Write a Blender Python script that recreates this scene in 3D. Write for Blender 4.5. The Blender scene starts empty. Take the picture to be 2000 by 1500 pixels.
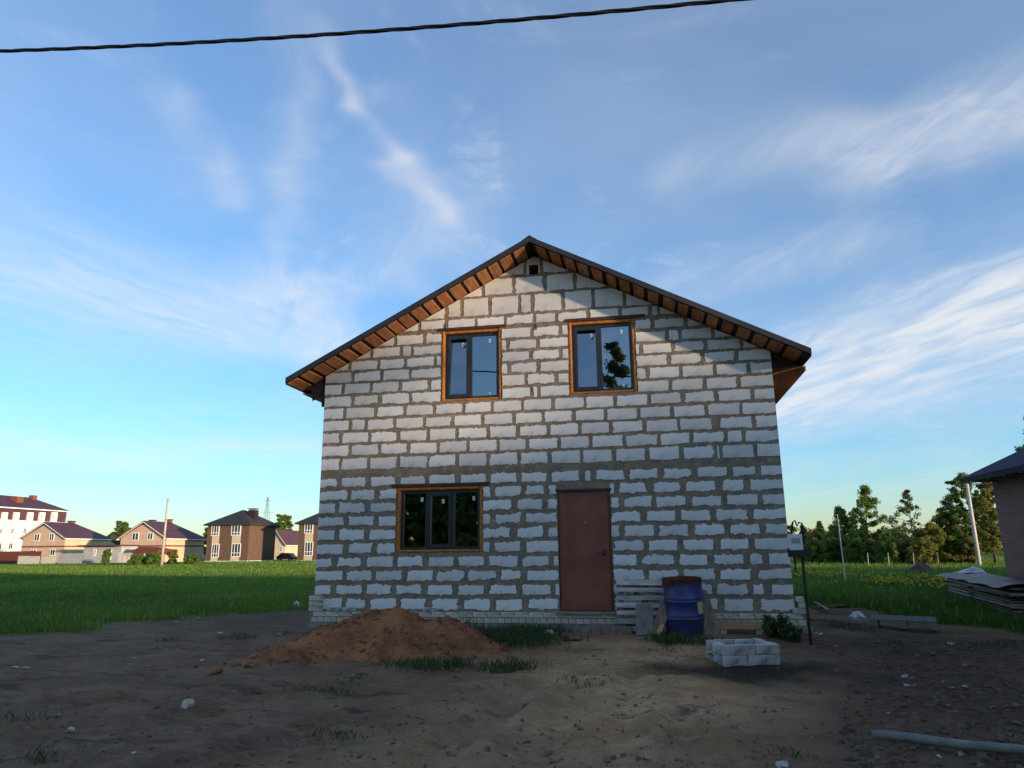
import bpy, bmesh, math, random
import numpy as np
from mathutils import Vector, Matrix, noise

random.seed(7); rng = np.random.default_rng(7)
sc = bpy.context.scene
COL = sc.collection
rad = math.radians

# ------------------------------------------------------------------ camera
S = 0.92                                   # metres per unit of the facade survey
F_PX, PITCH, ROLL, YAW = 1395.0, 0.230184, -0.009819, -0.181511
CAM = Vector((2.07527*S, -14.04066*S, (1.12804+0.42)*S))
_c, _s = math.cos(YAW), math.sin(YAW)
R0 = Vector((_c, -_s, 0)); FH = Vector((_s, _c, 0)); UZ = Vector((0, 0, 1))
FW = FH*math.cos(PITCH) + UZ*math.sin(PITCH)
UP0 = -FH*math.sin(PITCH) + UZ*math.cos(PITCH)
RT = R0*math.cos(ROLL) + UP0*math.sin(ROLL)
UP = UP0*math.cos(ROLL) - R0*math.sin(ROLL)
cam_d = bpy.data.cameras.new('camera'); cam = bpy.data.objects.new('camera', cam_d)
COL.objects.link(cam)
M = Matrix((RT, UP, -FW)).transposed().to_4x4(); M.translation = CAM
cam.matrix_world = M
cam_d.sensor_width = 36; cam_d.lens = F_PX/2000*36
cam_d.clip_start = 0.1; cam_d.clip_end = 5000
sc.camera = cam

# ------------------------------------------------------------------ light
SUN_AZ, SUN_EL = rad(63), rad(4.6)         # from the facade's normal towards its right end
SUN = Vector((math.sin(SUN_AZ)*math.cos(SUN_EL), -math.cos(SUN_AZ)*math.cos(SUN_EL), math.sin(SUN_EL)))
SKY_STRENGTH, SUN_STRENGTH, EXPOSURE = 0.15, 2.0, 1.74
sd = bpy.data.lights.new('sun', 'SUN'); so = bpy.data.objects.new('sun', sd); COL.objects.link(so)
so.rotation_euler = SUN.to_track_quat('Z', 'Y').to_euler(); so.location = (40, -30, 40)
sd.energy = SUN_STRENGTH; sd.angle = rad(2.2); sd.color = (1.0, 0.77, 0.55)
sc.view_settings.view_transform = 'Standard'; sc.view_settings.look = 'None'
sc.view_settings.gamma = 1; sc.view_settings.exposure = EXPOSURE; sc.view_settings.use_curve_mapping = False


def ray(px, py):
    u, v = px-1000, py-750
    return (FW + RT*(u/F_PX) - UP*(v/F_PX)).normalized()


def G(px, py, z=0.0):                       # pixel -> point on the ground
    d = ray(px, py); return CAM + d*((z-CAM.z)/d.z)


def onY(px, py, Y):                         # pixel -> point on the vertical plane y = Y
    d = ray(px, py); return CAM + d*((Y-CAM.y)/d.y)


W = bpy.data.worlds.new('World'); sc.world = W; W.use_nodes = True


class NT:
    def __init__(s, tree): s.t = tree; s.n = tree.nodes; s.l = tree.links

    def new(s, typ, **kw):
        n = s.n.new(typ)
        for k, v in kw.items(): setattr(n, k, v)
        return n

    def put(s, sock, v):
        if v is None: return
        if isinstance(v, bpy.types.NodeSocket): s.l.new(v, sock)
        else:
            if isinstance(v, (tuple, list)) and len(v) == 3 and sock.type == 'RGBA': v = (*v, 1)
            sock.default_value = v

    def math(s, op, a, b=None, c=None, clamp=False):
        n = s.new('ShaderNodeMath', operation=op, use_clamp=clamp)
        s.put(n.inputs[0], a); s.put(n.inputs[1], b)
        if c is not None: s.put(n.inputs[2], c)
        return n.outputs[0]

    def vmath(s, op, a, b=None, out=0):
        n = s.new('ShaderNodeVectorMath', operation=op); s.put(n.inputs[0], a); s.put(n.inputs[1], b)
        return n.outputs[out]

    def scale(s, a, k):
        n = s.new('ShaderNodeVectorMath', operation='SCALE'); s.put(n.inputs[0], a); s.put(n.inputs[3], k)
        return n.outputs[0]

    def noise(s, vec, scale, detail=4, rough=.55, dist=0.0):
        n = s.new('ShaderNodeTexNoise'); s.put(n.inputs['Vector'], vec); s.put(n.inputs['Scale'], scale)
        s.put(n.inputs['Detail'], detail); s.put(n.inputs['Roughness'], rough); s.put(n.inputs['Distortion'], dist)
        return n.outputs[0]

    def ramp(s, fac, lo, hi, a=0.0, b=1.0):
        n = s.new('ShaderNodeMapRange', interpolation_type='SMOOTHSTEP')
        s.put(n.inputs[0], fac); n.inputs[1].default_value = lo; n.inputs[2].default_value = hi
        n.inputs[3].default_value = a; n.inputs[4].default_value = b
        return n.outputs[0]

    def mix(s, fac, a, b):
        n = s.new('ShaderNodeMix', data_type='RGBA'); s.put(n.inputs[0], fac)
        s.put(n.inputs[6], a); s.put(n.inputs[7], b); return n.outputs[2]


def build_world():
    t = NT(W.node_tree); t.n.clear()
    out = t.new('ShaderNodeOutputWorld'); bg = t.new('ShaderNodeBackground')
    sky = t.new('ShaderNodeTexSky', sky_type='NISHITA'); sky.sun_disc = False
    sky.sun_elevation = SUN_EL; sky.sun_rotation = math.atan2(SUN.x, SUN.y)
    sky.air_density = 0.95; sky.dust_density = 0.35; sky.ozone_density = 4.0; sky.altitude = 100
    tc = t.new('ShaderNodeTexCoord'); d = tc.outputs['Generated']
    sep = t.new('ShaderNodeSeparateXYZ'); t.put(sep.inputs[0], d)
    zz = t.math('ADD', t.math('MAXIMUM', sep.outputs[2], 0.0), 0.10)
    comb = t.new('ShaderNodeCombineXYZ')
    t.put(comb.inputs[0], t.math('DIVIDE', sep.outputs[0], zz)); t.put(comb.inputs[1], t.math('DIVIDE', sep.outputs[1], zz))
    p = comb.outputs[0]

    def pp(px, py):
        r = ray(px, py); k = max(r.z, 0)+0.10; return Vector((r.x/k, r.y/k, 0))
    # cirrus veil
    wisp = t.noise(p, 2.2, 4, .62, 1.2)
    fine = t.noise(p, 7.0, 4, .65, 1.8)
    veil = t.math('MULTIPLY', t.ramp(wisp, .50, .80), t.ramp(fine, .25, .75))
    total = t.math('ADD', t.math('MULTIPLY', veil, .30), t.math('ADD', t.math('MULTIPLY', t.ramp(t.noise(p, .9, 3, .6, .8), .3, .7), .14), .10))
    nz = t.new('ShaderNodeTexNoise'); t.put(nz.inputs['Vector'], p); nz.inputs['Scale'].default_value = 3.5
    nz.inputs['Detail'].default_value = 3
    pw = t.vmath('ADD', p, t.scale(t.vmath('SUBTRACT', nz.outputs[1], (.5, .5, .5)), .16))
    # the streaks the sky shows: (pixel a, pixel b, half width in pixels, strength)
    streaks = [((1500, 800), (2080, 600), 62, .85), ((1740, 300), (2050, 190), 58, .52), ((1560, 690), (2000, 560), 40, .35),
               ((655, 60), (705, 215), 20, .36), ((705, 215), (770, 320), 17, .34), ((770, 320), (865, 420), 22, .42),
               ((560, 560), (650, 690), 48, .55), ((130, 545), (420, 640), 60, .55), ((-40, 870), (260, 895), 26, .45),
               ((330, 190), (440, 370), 26, .30), ((440, 870), (580, 872), 14, .35), ((1330, 350), (1600, 250), 34, .30),
               ((1350, 560), (1640, 480), 34, .30), ((740, 540), (860, 420), 46, .30), ((545, 480), (600, 60), 40, .22)]
    FIB = (.35, 1.2, 2.1); cache = {}

    def fibre(q):                             # silky threads drawn out along direction q
        if q not in cache:
            f = t.new('ShaderNodeCombineXYZ')
            t.put(f.inputs[0], t.math('MULTIPLY', t.vmath('DOT_PRODUCT', pw, (math.cos(q), math.sin(q), 0), out=1), 2.0))
            t.put(f.inputs[1], t.math('MULTIPLY', t.vmath('DOT_PRODUCT', pw, (-math.sin(q), math.cos(q), 0), out=1), 8.0))
            cache[q] = t.ramp(t.noise(f.outputs[0], 1.0, 4, .55, .7), .20, .78, .18, .92)
        return cache[q]
    for a, b, w, st in streaks:
        A, B = pp(*a), pp(*b); mid = ((a[0]+b[0])/2, (a[1]+b[1])/2)
        AB = B-A; L2 = AB.length_squared
        dx, dy = b[0]-a[0], b[1]-a[1]; ln = math.hypot(dx, dy); nxp = (-dy/ln*w, dx/ln*w)
        wd = (pp(mid[0]+nxp[0], mid[1]+nxp[1])-pp(*mid)).length
        pa = t.vmath('SUBTRACT', pw, tuple(A)); un = AB.normalized(); pn = Vector((-un.y, un.x, 0))
        h = t.math('DIVIDE', t.vmath('DOT_PRODUCT', pa, tuple(AB), out=1), L2, clamp=True)
        dist = t.vmath('LENGTH', t.vmath('SUBTRACT', pa, t.scale(tuple(AB), h)), out=1)
        ang = math.atan2(un.y, un.x) % math.pi
        fb = fibre(min(FIB, key=lambda q: min(abs(q-ang), math.pi-abs(q-ang))))
        m = t.math('POWER', t.ramp(dist, wd*2.4, 0.0, 0, 1), 1.5)
        total = t.math('ADD', total, t.math('MULTIPLY', m, t.math('MULTIPLY', fb, st)))
    total = t.math('MINIMUM', total, .88)
    above = t.ramp(sep.outputs[2], 0.0, .05)
    total = t.math('MULTIPLY', total, above)
    tint = t.new('ShaderNodeMix', data_type='RGBA', blend_type='MULTIPLY'); tint.inputs[0].default_value = 1
    t.put(tint.inputs[6], sky.outputs[0]); t.put(tint.inputs[7], (1.08, 1.0, .91))
    colr = t.mix(total, tint.outputs[2], CLOUD)
    t.put(bg.inputs[0], colr); bg.inputs[1].default_value = SKY_STRENGTH
    t.l.new(bg.outputs[0], out.inputs[0])


CLOUD = (1.72, 1.74, 1.80)
build_world()

# ------------------------------------------------------------------ helpers
MATS = {}


def mat(name, c1, c2=None, scale=4.0, rough=.85, bump=0.0, bscale=None, metal=0.0, rnd=0.0, detail=5,
        lo=.35, hi=.65, c3=None, s3=30, spec=.35, coords='Object', stretch=None, bdist=.02):
    m = bpy.data.materials.new(name); m.use_nodes = True; MATS[name] = m
    t = NT(m.node_tree); b = t.n['Principled BSDF']
    tc = t.new('ShaderNodeTexCoord'); v = tc.outputs[coords]
    if stretch:
        v = t.vmath('MULTIPLY', v, stretch)
    c = c1
    if c2: c = t.mix(t.ramp(t.noise(v, scale, detail), lo, hi), c1, c2)
    if c3: c = t.mix(t.ramp(t.noise(v, s3, 3), .55, .72), c, c3)
    if rnd:
        oi = t.new('ShaderNodeObjectInfo')
        h = t.new('ShaderNodeHueSaturation'); t.put(h.inputs['Color'], c)
        t.put(h.inputs['Value'], t.math('ADD', t.math('MULTIPLY', oi.outputs['Random'], 2*rnd), 1-rnd)); c = h.outputs[0]
    t.put(b.inputs['Base Color'], c if not (isinstance(c, tuple) and len(c) == 3) else (*c, 1))
    b.inputs['Roughness'].default_value = rough; b.inputs['Metallic'].default_value = metal
    b.inputs['Specular IOR Level'].default_value = spec
    if bump:
        bn = t.new('ShaderNodeBump'); bn.inputs['Strength'].default_value = bump; bn.inputs['Distance'].default_value = bdist
        t.put(bn.inputs['Height'], t.noise(v, bscale or scale*3, 6, .65)); t.l.new(bn.outputs[0], b.inputs['Normal'])
    return m


WLOC = {}


def reg(o, loc): WLOC[o.name] = Vector(loc)


def thing(name, label, cat, loc=(0, 0, 0), group=None, rot=0):
    o = bpy.data.objects.new(name, None); COL.objects.link(o); o.location = loc; o.rotation_euler = (0, 0, rot)
    o.empty_display_size = .2; o['label'] = label; o['category'] = cat
    if group: o['group'] = group
    reg(o, loc); return o


def tag(o, label=None, cat=None, group=None, kind=None):
    for k, v in (('label', label), ('category', cat), ('group', group), ('kind', kind)):
        if v: o[k] = v
    return o


class MB:
    """collects geometry in world coordinates; build() links it as one mesh object"""
    def __init__(s): s.v = []; s.f = []

    def add(s, vs, fs):
        k = len(s.v); s.v += [tuple(p) for p in vs]; s.f += [tuple(i+k for i in f) for f in fs]; return s

    def box(s, c, d, rot=None, jit=0.0):
        hx, hy, hz = d[0]/2, d[1]/2, d[2]/2
        vs = [Vector((x*hx, y*hy, z*hz)) for x in (-1, 1) for y in (-1, 1) for z in (-1, 1)]
        if jit: vs = [v+Vector((random.uniform(-jit, jit), random.uniform(-jit, jit), random.uniform(-jit, jit))) for v in vs]
        if rot is not None: vs = [rot @ v for v in vs]
        c = Vector(c)
        return s.add([v+c for v in vs], [(0, 1, 3, 2), (4, 6, 7, 5), (0, 4, 5, 1), (2, 3, 7, 6), (0, 2, 6, 4), (1, 5, 7, 3)])

    def span(s, a, b): return s.box([(a[i]+b[i])/2 for i in range(3)], [abs(b[i]-a[i]) for i in range(3)])

    def tube(s, pts, radii, n=8, cap=True):
        pts = [Vector(p) for p in pts]; rings = []; vs = []; fs = []
        ref = None
        for i, p in enumerate(pts):
            d = (pts[min(i+1, len(pts)-1)]-pts[max(i-1, 0)]).normalized()
            if ref is None: ref = d.orthogonal().normalized()
            u = (ref-d*ref.dot(d)); u = u.normalized() if u.length > 1e-5 else d.orthogonal().normalized(); ref = u
            w = d.cross(u); r = radii[i] if isinstance(radii, (list, tuple)) else radii
            for k in range(n):
                a = 2*math.pi*k/n; vs.append(p+u*(r*math.cos(a))+w*(r*math.sin(a)))
        for i in range(len(pts)-1):
            for k in range(n):
                fs.append((i*n+k, i*n+(k+1) % n, (i+1)*n+(k+1) % n, (i+1)*n+k))
        if cap: fs += [tuple(range(n))[::-1], tuple((len(pts)-1)*n+k for k in range(n))]
        return s.add(vs, fs)

    def lathe(s, c, prof, n=32):
        vs = []; fs = []
        for r, z in prof:
            for k in range(n):
                a = 2*math.pi*k/n; vs.append((c[0]+r*math.cos(a), c[1]+r*math.sin(a), c[2]+z))
        for i in range(len(prof)-1):
            for k in range(n): fs.append((i*n+k, i*n+(k+1) % n, (i+1)*n+(k+1) % n, (i+1)*n+k))
        return s.add(vs, fs)

    def prism(s, poly, e):                   # poly: list of points, e: extrusion vector
        n = len(poly); e = Vector(e); P = [Vector(p) for p in poly]
        return s.add(P+[p+e for p in P], [tuple(range(n))[::-1], tuple(range(n, 2*n))]+[(i, (i+1) % n, n+(i+1) % n, n+i) for i in range(n)])

    def build(s, name, m, parent=None, smooth=False, origin=None, bevel=0, fix=True):
        base = Vector(origin) if origin is not None else (WLOC[parent.name] if parent else Vector((0, 0, 0)))
        me = bpy.data.meshes.new(name)
        me.from_pydata([tuple(Vector(v)-base) for v in s.v], [], s.f)
        if fix:
            bm = bmesh.new(); bm.from_mesh(me); bmesh.ops.recalc_face_normals(bm, faces=bm.faces); bm.to_mesh(me); bm.free()
        if smooth: me.polygons.foreach_set('use_smooth', [True]*len(me.polygons))
        me.materials.append(MATS[m] if isinstance(m, str) else m); me.update()
        return link(name, me, parent, base, bevel)


def link(name, me, parent=None, base=(0, 0, 0), bevel=0):
    o = bpy.data.objects.new(name, me); COL.objects.link(o); base = Vector(base)
    if parent is not None:
        o.parent = parent; o.location = base-WLOC[parent.name]
    else: o.location = base
    reg(o, base)
    if bevel:
        b = o.modifiers.new('bevel', 'BEVEL'); b.width = bevel; b.segments = 2; b.limit_method = 'ANGLE'
    return o


def np_mesh(name, verts, tris, m, cols=None, parent=None, base=(0, 0, 0), quads=False):
    k = 4 if quads else 3
    me = bpy.data.meshes.new(name); nv, nt = len(verts), len(tris)
    me.vertices.add(nv); me.vertices.foreach_set('co', np.asarray(verts, np.float32).ravel())
    me.loops.add(nt*k); me.loops.foreach_set('vertex_index', np.asarray(tris, np.int32).ravel())
    me.polygons.add(nt); me.polygons.foreach_set('loop_start', np.arange(0, nt*k, k, dtype=np.int32))
    if cols is not None:
        a = me.color_attributes.new('Col', 'FLOAT_COLOR', 'POINT')
        c = np.ones((nv, 4), np.float32); c[:, :cols.shape[1]] = cols; a.data.foreach_set('color', c.ravel())
    me.materials.append(MATS[m]); me.update(calc_edges=True); me.validate()
    return link(name, me, parent, base)


def fbm(x, y, s, o=4, z=0.0):
    return noise.fractal(Vector((x*s, y*s, z)), 1.0, 2.0, o)


# ------------------------------------------------------------------ materials
mat('mortar', (.29, .225, .16), (.205, .158, .112), 5, .95, .9, 22, c3=(.37, .295, .22), s3=9, bdist=.03)
mat('block', (.76, .73, .685), (.64, .61, .57), 1.7, .93, .5, 60, rnd=.11, detail=9, c3=(.52, .48, .43), s3=5, bdist=.010)
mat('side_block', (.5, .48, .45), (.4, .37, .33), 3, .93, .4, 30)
mat('lime_brick', (.62, .57, .46), (.48, .43, .33), 7, .9, .4, 40, rnd=.16, c3=(.25, .20, .14), s3=14)
mat('concrete', (.26, .25, .235), (.17, .16, .15), 4, .95, .5, 25)
mat('foam', (.62, .24, .045), (.40, .12, .02), 28, .8, .9, 40, bdist=.02)
mat('anthracite', (.018, .019, .022), (.026, .027, .03), 6, .38, spec=.5)
mat('lintel_steel', (.10, .035, .022), (.05, .028, .024), 14, .7, .4, 40)
mat('door_paint', (.26, .070, .038), (.19, .050, .030), 2.2, .48, .12, 30, spec=.45)
mat('door_dark', (.055, .018, .015), (.04, .015, .013), 4, .5)
mat('steel', (.35, .34, .33), None, rough=.35, metal=.9)
mat('dark_steel', (.10, .10, .10), None, rough=.4, metal=.8)
mat('roof_metal', (.022, .017, .018), (.035, .026, .025), 3, .5, spec=.5)
mat('batten', (.46, .20, .075), (.30, .115, .04), 3.5, .8, .3, 30, rnd=.22, stretch=(6, .8, 6))
mat('membrane', (.018, .014, .013), (.03, .022, .018), 5, .8)
mat('white_plastic', (.72, .73, .72), (.62, .63, .62), 4, .4)
mat('black_plastic', (.016, .016, .018), None, rough=.5)
mat('sticker', (.8, .8, .8), None, rough=.6)
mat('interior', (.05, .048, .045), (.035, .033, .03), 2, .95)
mat('clay', (.42, .165, .062), (.21, .088, .042), 2.6, .97, 1.0, 16, c3=(.44, .21, .10), s3=24, bdist=.06)
mat('clod', (.34, .145, .062), (.22, .095, .045), 6, .97, .6, 30, rnd=.3)
mat('old_wood', (.42, .37, .32), (.25, .22, .19), 3, .9, .5, 20, rnd=.2, stretch=(1, 6, 6))
mat('pale_wood', (.56, .50, .43), (.36, .31, .26), 3, .9, .5, 20, rnd=.22, stretch=(1, 6, 6))
mat('grey_wood', (.22, .20, .18), (.15, .135, .12), 3, .9, .5, 20, stretch=(6, 6, 1))
mat('brown_wood', (.24, .17, .12), (.14, .10, .07), 3, .9, .5, 20, rnd=.15, stretch=(6, 6, 1))
mat('fresh_wood', (.50, .33, .15), (.38, .23, .10), 4, .8, .2, 20, rnd=.12, stretch=(1, 6, 6))
mat('barrel_blue', (.030, .042, .17), (.017, .025, .11), 3, .42, .25, 12, c3=(.09, .035, .018), s3=6, spec=.5)
mat('rust', (.12, .04, .018), (.06, .024, .015), 9, .9, .7, 30)
mat('label_paper', (.50, .44, .20), (.36, .30, .14), 12, .8)
mat('white_block', (.52, .50, .47), (.36, .34, .31), 5, .93, .6, 35, rnd=.15, c3=(.12, .10, .085), s3=5)
mat('char', (.012, .011, .010), (.03, .027, .025), 8, .98, .9, 30)
mat('rubble', (.40, .36, .31), (.28, .25, .21), 12, .9, .5, 30, rnd=.25)
mat('stone', (.24, .165, .11), (.14, .10, .07), 10, .95, .5, 30, spec=.1)
mat('cable', (.012, .012, .013), None, rough=.6)
mat('rusty_pipe', (.05, .03, .022), (.028, .02, .017), 12, .75, .3, 30)
mat('grey_pipe', (.19, .20, .175), (.13, .135, .12), 6, .6, .2, 25)
mat('pole_concrete', (.55, .52, .47), (.46, .43, .38), 3, .9, .3, 20)
mat('pole_wood', (.50, .44, .36), (.40, .34, .27), 3, .9, .3, 20, stretch=(4, 4, .5))
mat('tarp', (.62, .64, .68), (.5, .52, .57), 5, .45, .5, 10)
mat('dark_tarp', (.05, .05, .06), (.08, .08, .09), 5, .5, .5, 10)
mat('blue_roof', (.030, .028, .068), (.024, .022, .055), 3, .75, spec=.15)
mat('maroon_roof', (.10, .042, .055), (.078, .034, .046), 1.0, .6, .2, 6)
mat('black_roof', (.040, .040, .044), (.03, .03, .033), 1, .8)
mat('cream_wall', (.62, .50, .32), (.56, .45, .29), .8, .9)
mat('pink_wall', (.58, .40, .28), (.52, .36, .25), .8, .9)
mat('grey_wall', (.42, .41, .39), (.36, .35, .33), .8, .9)
mat('white_wall', (.78, .74, .64), (.72, .68, .59), .6, .9)
mat('brown_brick', (.15, .088, .055), (.115, .068, .045), 2.5, .9)
mat('red_brick', (.24, .085, .045), (.18, .065, .038), 2.5, .9)
mat('trim_white', (.78, .77, .74), None, rough=.6)
mat('dark_glass', (.02, .026, .032), None, rough=.08, spec=.7)
mat('car_paint', (.012, .013, .02), None, rough=.25, spec=.6)
mat('tyre', (.012, .012, .012), None, rough=.9)
mat('red_fence', (.16, .042, .026), (.13, .036, .024), 2, .7)
mat('pale_fence', (.55, .51, .43), (.47, .43, .36), 2, .9)
mat('grey_fence', (.36, .35, .36), (.31, .30, .31), 2, .8)
mat('galvanised', (.30, .31, .32), None, rough=.5, metal=.6)
mat('bark', (.11, .085, .065), (.06, .047, .038), 6, .95, .6, 15, stretch=(3, 3, .7))
mat('birch_bark', (.50, .48, .44), (.10, .09, .08), 4, .9, .3, 15, lo=.5, hi=.62, stretch=(1, 1, 5))


def leaf_mat(name, c1, c2, trans=.35, dry=None):
    m = bpy.data.materials.new(name); m.use_nodes = True; MATS[name] = m
    t = NT(m.node_tree); t.n.clear(); out = t.new('ShaderNodeOutputMaterial')
    at = t.new('ShaderNodeVertexColor', layer_name='Col')
    sp = t.new('ShaderNodeSeparateColor'); t.put(sp.inputs[0], at.outputs[0])
    c = t.mix(sp.outputs[0], c1, c2)
    if dry: c = t.mix(sp.outputs[1], c, dry)
    df = t.new('ShaderNodeBsdfPrincipled'); t.put(df.inputs['Base Color'], c); df.inputs['Roughness'].default_value = .6
    df.inputs['Specular IOR Level'].default_value = .25
    tr = t.new('ShaderNodeBsdfTranslucent'); t.put(tr.inputs[0], c)
    ms = t.new('ShaderNodeMixShader'); ms.inputs[0].default_value = trans
    t.l.new(df.outputs[0], ms.inputs[1]); t.l.new(tr.outputs[0], ms.inputs[2]); t.l.new(ms.outputs[0], out.inputs[0])


leaf_mat('grass', (.058, .140, .018), (.165, .265, .036), .38, (.34, .29, .11))
leaf_mat('weed', (.034, .066, .020), (.080, .125, .036))
leaf_mat('flower', (.45, .34, .010), (.62, .48, .02), .3)
leaf_mat('leaf_green', (.080, .145, .028), (.195, .270, .052), .45)
leaf_mat('leaf_olive', (.130, .140, .030), (.260, .250, .050), .45)
leaf_mat('leaf_dark', (.050, .090, .028), (.115, .165, .046), .4)
leaf_mat('leaf_brown', (.140, .125, .040), (.240, .210, .070), .45)


def glass_mat(name, refl, tint):
    m = bpy.data.materials.new(name); m.use_nodes = True; MATS[name] = m
    t = NT(m.node_tree); t.n.clear(); out = t.new('ShaderNodeOutputMaterial')
    g = t.new('ShaderNodeBsdfGlossy'); g.inputs[0].default_value = (.86, .90, .97, 1); g.inputs['Roughness'].default_value = .004
    tr = t.new('ShaderNodeBsdfTransparent'); tr.inputs[0].default_value = tint
    lw = t.new('ShaderNodeFresnel'); lw.inputs[0].default_value = 1.5
    ms = t.new('ShaderNodeMixShader'); t.put(ms.inputs[0], t.math('ADD', lw.outputs[0], refl, clamp=True))
    t.l.new(tr.outputs[0], ms.inputs[1]); t.l.new(g.outputs[0], ms.inputs[2]); t.l.new(ms.outputs[0], out.inputs[0])


glass_mat('window_glass', .28, (.35, .40, .45, 1))

# ------------------------------------------------------------------ ground
def poly_sd(X, Y, poly):
    """signed distance (positive inside) to a polygon, vectorised"""
    d = np.full(X.shape, 1e9); ins = np.zeros(X.shape, bool); n = len(poly)
    for i in range(n):
        ax, ay = poly[i]; bx, by = poly[(i+1) % n]
        ex, ey = bx-ax, by-ay
        t = np.clip(((X-ax)*ex+(Y-ay)*ey)/(ex*ex+ey*ey+1e-12), 0, 1)
        d = np.minimum(d, np.hypot(X-ax-t*ex, Y-ay-t*ey))
        c = ((ay > Y) != (by > Y)) & (X < (bx-ax)*(Y-ay)/(by-ay+1e-12)+ax); ins ^= c
    return np.where(ins, d, -d)


def gpoly(pts): return [tuple(G(*p)[:2]) for p in pts]


SAND = gpoly([(1105, 1252), (1300, 1258), (1390, 1250), (1560, 1300), (1630, 1335), (1670, 1400), (1560, 1440), (1440, 1520), (780, 1520), (930, 1400), (1010, 1320)])
DARK = gpoly([(1650, 1345), (1585, 1262), (1690, 1238), (2150, 1262), (2300, 1540), (1640, 1540), (1690, 1430)])
GRAV = gpoly([(360, 1222), (480, 1195), (606, 1178), (606, 1222), (470, 1262)])
PIT_C = G(1462, 1302, .06); PIT_C = Vector((PIT_C.x, PIT_C.y+.15, 0))
GRASS_L = gpoly([(-900, 1290), (0, 1238), (180, 1228), (300, 1214), (470, 1200), (606, 1184)])+[(-3.9, 14), (-60, 400), (-700, 400), (-700, -20)]
GRASS_R = gpoly([(1588, 1186), (1690, 1196), (1790, 1205), (1860, 1222), (1960, 1232), (2200, 1250)])+[(60, 0), (400, 60), (400, 500), (3, 500), (3.5, 9)]


def vn(X, Y, s, seed=0.0, o=3):
    f = np.frompyfunc(lambda a, b: noise.fractal(Vector((a*s, b*s, seed)), 1.0, 2.0, o), 2, 1)
    return f(X, Y).astype(float)


RUTS = [(G(1060, 1335), G(790, 1515), .17, .075), (G(1330, 1395), G(1420, 1530), .16, .07), (G(1240, 1300), G(1180, 1520), .12, .03), (G(640, 1345), G(60, 1375), .15, .035), (G(760, 1370), G(330, 1500), .16, .04), (G(1150, 1340), G(1010, 1515), .14, .025), (G(420, 1390), G(40, 1430), .16, .04)]


def ground_h(X, Y):
    near = np.clip(1-np.maximum(np.abs(X)-11, 0)/6, 0, 1)*np.clip(1-np.maximum(np.abs(Y+4)-10, 0)/6, 0, 1)
    calm = np.clip((-Y-.3)/2.0, .25, 1)      # smoother by the wall
    h = (.050*vn(X, Y, .35, 3.1, 2)+.034*vn(X, Y, 1.3, 5.5, 3)+.026*vn(X, Y, 4.5, 8.2, 3))*near*calm
    for a, b, w, dp in RUTS:
        ex, ey = b.x-a.x, b.y-a.y; L2 = ex*ex+ey*ey
        t = ((X-a.x)*ex+(Y-a.y)*ey)/L2; tc = np.clip(t, 0, 1)
        d = np.hypot(X-a.x-tc*ex, Y-a.y-tc*ey)
        tread = .75+.25*np.sin(t*math.sqrt(L2)*42)
        h += -dp*np.exp(-(d/w)**4)*tread+dp*.55*np.exp(-((d-w*1.75)/(w*.5))**2)
    sdk = poly_sd(X, Y, DARK); wd = np.clip(sdk/1.4, 0, 1)
    h += wd*(.05*np.abs(vn(X, Y, 2.6, 1.7, 4))+.03*np.abs(vn(X, Y, 7, 2.9, 3)))
    t = np.clip((Y+2.6)/2.2, 0, 1); side = np.clip((6.5-np.abs(X))/1.6, 0, 1)
    h += .105*t*t*(3-2*t)*side*np.clip((12-Y)/3, 0, 1)
    far = np.clip((np.hypot(X, Y)-45)/90, 0, 1)
    return h+far*.25


def axis(lo, hi, a, b, step):
    fine = np.arange(a, b+1e-6, step); left = [a]; right = [b]; s = step
    while left[-1] > lo: s *= 1.22; left.append(left[-1]-s)
    s = step
    while right[-1] < hi: s *= 1.22; right.append(right[-1]+s)
    return np.concatenate([np.array(left[1:][::-1]), fine, np.array(right[1:])])


GX, GY = axis(-1500, 1500, -13, 11, .085), axis(-1500, 1500, -13.0, 4.0, .085)
XX, YY = np.meshgrid(GX, GY, indexing='xy'); ZZ = ground_h(XX, YY)


def gh(x, y):
    i = int(np.clip(np.searchsorted(GX, x)-1, 0, len(GX)-2)); j = int(np.clip(np.searchsorted(GY, y)-1, 0, len(GY)-2))
    u = (x-GX[i])/(GX[i+1]-GX[i]); v = (y-GY[j])/(GY[j+1]-GY[j])
    return float((ZZ[j, i]*(1-u)+ZZ[j, i+1]*u)*(1-v)+(ZZ[j+1, i]*(1-u)+ZZ[j+1, i+1]*u)*v)


def GG(px, py):                              # pixel -> point on the uneven ground
    p = G(px, py)
    for _ in range(4): p = G(px, py, gh(p.x, p.y))
    return p


def soft(sd, w): return np.clip(sd/w*.5+.5, 0, 1)


def grass_w(X, Y):
    n1 = vn(X, Y, .9, 9.3, 3); k = np.clip(np.hypot(X-CAM.x, Y-CAM.y)/14, .6, 3)
    return np.maximum(soft(poly_sd(X, Y, GRASS_L)+n1*1.1*k-.15, 1.1), soft(poly_sd(X, Y, GRASS_R)+n1*1.0*k, 1.0))


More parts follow.
